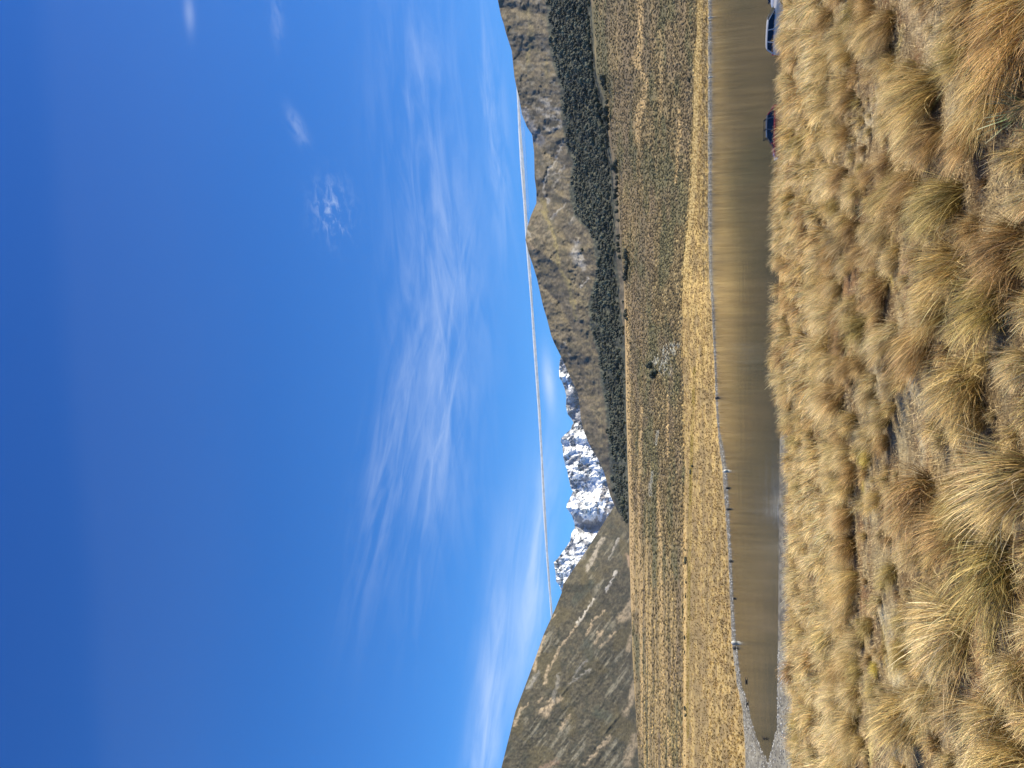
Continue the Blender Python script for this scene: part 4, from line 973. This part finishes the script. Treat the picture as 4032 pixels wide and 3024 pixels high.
bird(2947, 2797, .6, .5, 'smaller dark water bird just behind the other at the gravel edge', False)
# twiggy snag standing in the shallows
p = water_pt(3014, 2908)
skinned('snag', [(0, 0, -.2), (0, 0, .12), (.10, 0, .28), (.30, .05, .36), (-.12, 0, .26), (-.30, -.05, .34), (.02, .05, .46), (-.22, 0, .10), (.24, .05, .14)],
        [(0, 1), (1, 2), (2, 3), (1, 4), (4, 5), (1, 6), (1, 7), (1, 8)], [.06, .07, .04, .015, .04, .015, .02, .02, .02], plain('snag_wood', (.05, .04, .03), .9), None, p, 0, 1)
o = bpy.data.objects['snag']; tag(o, 'small dark twiggy snag sticking out of the shallow end of the lake', 'snag')

# ------------------------------------------------------------------ cars
M_glass, nt, b = newmat('car_glass'); b.inputs['Base Color'].default_value = (.008, .012, .018, 1); b.inputs['Roughness'].default_value = .04; b.inputs['IOR'].default_value = 1.5; b.inputs['Specular IOR Level'].default_value = .6
M_white = plain('white_paint', (.42, .42, .43), .3, coat=.4, var=.03, bs=3); M_red = plain('red_paint', (.20, .014, .016), .25, coat=.7, var=.05, bs=3)
M_dark = plain('dark_paint', (.06, .065, .075), .2, .3, coat=.7, var=.03, bs=3); M_silver = plain('chrome_trim', (.62, .63, .65), .2, .9, var=.04); M_black = plain('black_plastic', (.02, .02, .02), .5)
M_tyre = plain('tyre_rubber', (.02, .02, .02), .85); M_lamp = plain('lamp_lens', (.8, .82, .85), .1, coat=.8, var=.03); M_tail = plain('tail_lens', (.40, .02, .02), .2, coat=.6)
def loft(sections, close=True):
    """closed loft through equal-length section loops"""
    n = len(sections[0]); V = np.array([p for s in sections for p in s]); Fq = []
    for k in range(len(sections)-1):
        for i in range(n): Fq.append([k*n+i, k*n+(i+1) % n, (k+1)*n+(i+1) % n, (k+1)*n+i])
    return V, Fq, [list(range(n)), list(range(len(V)-n, len(V)))]
def pym(name, V, Fc, mat, parent, smooth=True, bevel=0.0, sub=0):
    me = bpy.data.meshes.new(name); me.from_pydata([tuple(v) for v in V], [], [list(f) for f in Fc]); me.materials.append(mat); me.update()
    import bmesh
    bm = bmesh.new(); bm.from_mesh(me); bmesh.ops.recalc_face_normals(bm, faces=bm.faces)
    if bevel: bmesh.ops.bevel(bm, geom=list(bm.edges), offset=bevel, segments=2, profile=.6, affect='EDGES', clamp_overlap=True)
    bm.to_mesh(me); bm.free()
    if smooth: me.polygons.foreach_set('use_smooth', np.ones(len(me.polygons), bool)); me.set_sharp_from_angle(angle=R(35))
    return link(name, me, parent)
def box(c, s):
    c, s = np.array(c), np.array(s)/2
    V = [c+s*np.array(k) for k in ((-1, -1, -1), (1, -1, -1), (1, 1, -1), (-1, 1, -1), (-1, -1, 1), (1, -1, 1), (1, 1, 1), (-1, 1, 1))]
    return V, [[0, 3, 2, 1], [4, 5, 6, 7], [0, 1, 5, 4], [1, 2, 6, 5], [2, 3, 7, 6], [3, 0, 4, 7]]
def bar(p, q, w, t_):
    p, q = Vector(p), Vector(q); d = (q-p).normalized(); s = d.cross(Vector((0, 1, 0))).normalized()*w/2; u = Vector((0, t_/2, 0))
    V = [p-s-u, p+s-u, p+s+u, p-s+u, q-s-u, q+s-u, q+s+u, q-s+u]
    return V, [[0, 3, 2, 1], [4, 5, 6, 7], [0, 1, 5, 4], [1, 2, 6, 5], [2, 3, 7, 6], [3, 0, 4, 7]]
def car(name, loc, rz, paint, prof, gl, roofz, label, cat, W=.86, rack=None, roofm=None):
    """prof: (x, shoulder z, half width); gl: x of tail-glass foot, tail top, windscreen top, windscreen foot; front is +x"""
    e = empty(name, loc, rz); tag(e, label, cat)
    secs = []
    for (x, zt, w) in prof:
        secs.append([(x, -w*.93, .25), (x, -w, .42), (x, -w*1.0, .62), (x, -w*.97, zt-.07), (x, -w*.88, zt), (x, 0, zt+.035),
                     (x, w*.88, zt), (x, w*.97, zt-.07), (x, w, .62), (x, w, .42), (x, w*.93, .25)])
    V, Fq, caps = loft(secs); pym('body', V, Fq+caps, paint, e)
    x0, x1, x2, x3 = gl; zb = .97
    zf = lambda x: float(np.interp(x, [p[0] for p in prof], [p[1] for p in prof]))
    # glasshouse
    g = []
    n = 12
    for k in range(n+1):
        x = x0+(x3-x0)*k/n
        top = roofz-.035 if x1 <= x <= x2 else (zf(x0)+(roofz-.035-zf(x0))*max(0.0,(x-x0)/(x1-x0))**.8 if x < x1 else zf(x3)+(roofz-.035-zf(x3))*max(0.0,(x3-x)/(x3-x2))**.85)
        bz = zf(x)-.03; top = max(top, bz+.03); f = (top-bz)/(roofz-bz); wb, wt_ = W*.90, W*.90-.20*f
        g.append([(x, -wb, bz), (x, -wt_-.01, top-.03*f), (x, 0, top+.02*f), (x, wt_+.01, top-.03*f), (x, wb, bz)])
    V, Fq, caps = loft(g); pym('window', V, Fq+caps, M_glass, e)
    # roof skin
    r_ = []
    for k in range(9):
        x = x1-.02+(x2-x1+.06)*k/8; dz = -.05*(2*k/8-1)**4
        r_.append([(x, -W*.72, roofz-.075+dz), (x, -W*.68, roofz-.02+dz), (x, 0, roofz+.02+dz), (x, W*.68, roofz-.02+dz), (x, W*.72, roofz-.075+dz)])
    V, Fq, caps = loft(r_); pym('roof', V, Fq+caps, roofm or paint, e)
    # pillars
    for s in (-1, 1):
        y0, y1 = s*W*.905, s*(W*.725)
        def pil(xa, xb, w, mt=paint):
            za, zb_ = zf(xa)-.02, roofz-.06
            V = []
            for (x, z, y) in ((xa, za, y0), (xb, zb_, y1)):
                V += [(x-w/2, y-.02*s, z), (x+w/2, y-.02*s, z), (x+w/2, y+.022*s, z), (x-w/2, y+.022*s, z)]
            pym('pillar', V, [[0, 3, 2, 1], [4, 5, 6, 7], [0, 1, 5, 4], [1, 2, 6, 5], [2, 3, 7, 6], [3, 0, 4, 7]], mt, e, False)
        pm = M_dark if rack else paint
        pil(x3-.03, x2+.02, .075, pm); pil(x0+.04, x1, .12)
        xm = x0+(x3-x0)*.56; pil(xm, xm-.08, .07, pm); pil(x0+(x3-x0)*.26, x0+(x3-x0)*.28, .08, pm)
        mxx = x3-.32; V, Fc = box((mxx, s*(W+.10), zf(mxx)+.10), (.12, .20, .14)); mo = pym('mirror', V, Fc, M_black if rack is None else paint, e, True, .03)
        V, Fc = box((prof[-1][0]-.10, s*W*.66, .68), (.20, .34, .15)); pym('headlight', V, Fc, M_lamp, e, True, .03)
        V, Fc = box((prof[0][0]+.08, s*W*.80, .86), (.18, .20, .30)); pym('tail_light', V, Fc, M_tail, e, True, .03)
        for xw in (prof[0][0]+.82, prof[-1][0]-.82):
            wh = []
            tv, tf = [], []
            for rr_, yy in ((.20, .0), (.30, -.0), (.32, .04), (.32, .17), (.30, .20), (.20, .20)):
                tv.append([(xw+rr_*math.cos(a_), s*(W-.19+yy), .32+rr_*math.sin(a_)) for a_ in np.linspace(0, 2*np.pi, 24, endpoint=False)])
            V, Fq, caps = loft(tv); w_ = pym('wheel', V, Fq+caps, M_tyre, e)
            rv = [[(xw+rr_*math.cos(a_), s*(W-.18+yy), .32+rr_*math.sin(a_)) for a_ in np.linspace(0, 2*np.pi, 20, endpoint=False)] for rr_, yy in ((.19, .12), (.19, .195), (.16, .20), (.05, .17))]
            V, Fq, caps = loft(rv); pym('rim', V, Fq+caps, M_silver, w_)
        if rack:
            V, Fc = bar((rack[0], s*W*.60, roofz+.10), (rack[1], s*W*.60, roofz+.10), .03, .03); rk = pym('roof_rail', V, Fc, M_black, e, False)
            for xx_ in np.linspace(rack[0]+.06, rack[1]-.06, 3):
                V, Fc = box((xx_, s*W*.60, roofz+.04), (.08, .03, .11)); pym('foot', V, Fc, M_black, rk, False)
    for xb_, nm in ((prof[-1][0]+.01, 'front_bumper'), (prof[0][0]-.01, 'rear_bumper')):
        V, Fc = box((xb_, 0, .42), (.12, W*1.8, .24)); pym(nm, V, Fc, paint if not rack else M_black, e, True, .04)
    V, Fc = box((prof[-1][0]+.01, 0, .64), (.05, .8, .12)); pym('grille', V, Fc, M_black, e, False)
    return e
wagon = [(-2.32, .80, .74), (-2.26, .96, .82), (-1.6, .98, .87), (-.6, .96, .88), (.4, .95, .88), (1.05, .95, .87), (1.7, .88, .86), (2.1, .80, .80), (2.30, .66, .66)]
hatch = [(-2.0, .82, .72), (-1.95, .98, .80), (-1.4, 1.0, .85), (-.5, .98, .86), (.4, .97, .86), (.95, .97, .85), (1.5, .90, .84), (1.85, .80, .76), (2.0, .64, .62)]
pw = proj(3075.0, 92.0, 60.0); pr = proj(3070.0, 523.0, 60.5)
zc = lambda p: float(ground_z(p[0], p[1]))
car('station_wagon', (proj(3070., 82., 60.)[0], 60.0, zc(pw)-.06), R(-33), M_white, wagon, (-2.2, -1.85, .15, 1.02), 1.45,
    'white station wagon with dark windows parked behind the brow, nose towards the photo top', 'car')
car('hatchback', (pr[0], 60.5, zc(pr)-.06), R(180-14), M_red, hatch, (-1.92, -1.35, .25, 1.12), 1.50,
    'red car with dark roof and black roof rails half hidden behind the tussocks', 'car', rack=(-1.1, .5), roofm=M_dark)
pv = proj(3070., -62., 63.)
car('white_hatchback', (pv[0], 63.0, zc(pv)+.02), R(200), M_white, hatch, (-1.92, -1.4, .3, 1.1), 1.52,
    'white car with black wing mirror beyond the wagon, cut off by the photo edge', 'car')

# ------------------------------------------------------------------ contrail (outside the haze)
def contrail(pts, rad, dens, name, label):
    V, Fq = [], []; n = 8
    for k, (X, Y) in enumerate(pts):
        p = proj(float(X), float(Y), 42000.0); r0 = rad[k]*1.35*(1+.18*math.sin(k*2.3+1))
        for i in range(n):
            an = i*2*math.pi/n; V.append((p[0], p[1]+r0*math.cos(an)*2, p[2]+r0*math.sin(an)))
        if k:
            for i in range(n): Fq.append([(k-1)*n+i, (k-1)*n+(i+1) % n, k*n+(i+1) % n, k*n+i])
    Fq += []
    me = bpy.data.meshes.new(name); mt = bpy.data.materials.new(name); mt.use_nodes = True; nt = mt.node_tree; nt.nodes.clear()
    df = nt.nodes.new('ShaderNodeBsdfDiffuse'); df.inputs[0].default_value = (.93, .93, .93, 1)
    tl = nt.nodes.new('ShaderNodeBsdfTranslucent'); tl.inputs[0].default_value = (.93, .93, .93, 1)
    a1 = nt.nodes.new('ShaderNodeMixShader'); nt.links.new(df.outputs[0], a1.inputs[1]); nt.links.new(tl.outputs[0], a1.inputs[2])
    tp = nt.nodes.new('ShaderNodeBsdfTransparent'); E.tree = nt
    g_ = nt.nodes.new('ShaderNodeNewGeometry'); al = enoise(g_.outputs['Position'], .0016, 4)
    al = estep(al, .2, .8)*dens+dens*.4
    a2 = nt.nodes.new('ShaderNodeMixShader'); nt.links.new(al.s, a2.inputs[0]); nt.links.new(tp.outputs[0], a2.inputs[1]); nt.links.new(a1.outputs[0], a2.inputs[2])
    oo = nt.nodes.new('ShaderNodeOutputMaterial'); nt.links.new(a2.outputs[0], oo.inputs['Surface'])
    me.from_pydata(V, [], Fq+[list(range(n))[::-1], list(range(len(V)-n, len(V)))]); me.materials.append(mt); me.update()
    return tag(link(name, me), label, 'contrail', kind=None)
cpts = [(2037, 330), (2041, 400), (2047, 520), (2056, 650), (2066, 800), (2073, 900), (2080, 1000), (2094, 1200), (2108, 1400), (2122, 1600), (2133, 1800), (2143, 2000), (2155, 2200), (2173, 2430)]
contrail(cpts, [40, 50, 70, 75, 70, 70, 65, 60, 60, 58, 55, 52, 50, 50], .95, 'contrail', 'thin white contrail stretching across the sky just above the ridges')
contrail([(2048, 420), (2058, 520), (2066, 650), (2074, 800), (2080, 880)], [70, 110, 120, 90, 40], .10, 'contrail', 'faint wider vapour strand fading beside the contrail near the hilltop')

# ------------------------------------------------------------------ haze
HAZE = 0.8e-5
if HAZE:
    V, Fc = box((0, 11000, 1500), (40000, 24000, 3020.0))
    me = bpy.data.meshes.new('haze'); me.from_pydata([tuple(v) for v in V], [], Fc)
    mt = bpy.data.materials.new('haze'); mt.use_nodes = True; nt = mt.node_tree; nt.nodes.clear()
    vs = nt.nodes.new('ShaderNodeVolumePrincipled'); vs.inputs['Color'].default_value = (.72, .84, 1.0, 1); vs.inputs['Density'].default_value = HAZE; vs.inputs['Anisotropy'].default_value = .2
    oo = nt.nodes.new('ShaderNodeOutputMaterial'); nt.links.new(vs.outputs[0], oo.inputs['Volume'])
    me.materials.append(mt); tag(link('haze', me), kind='stuff')
for m_ in bpy.data.meshes:
    if m_.users == 0: bpy.data.meshes.remove(m_)
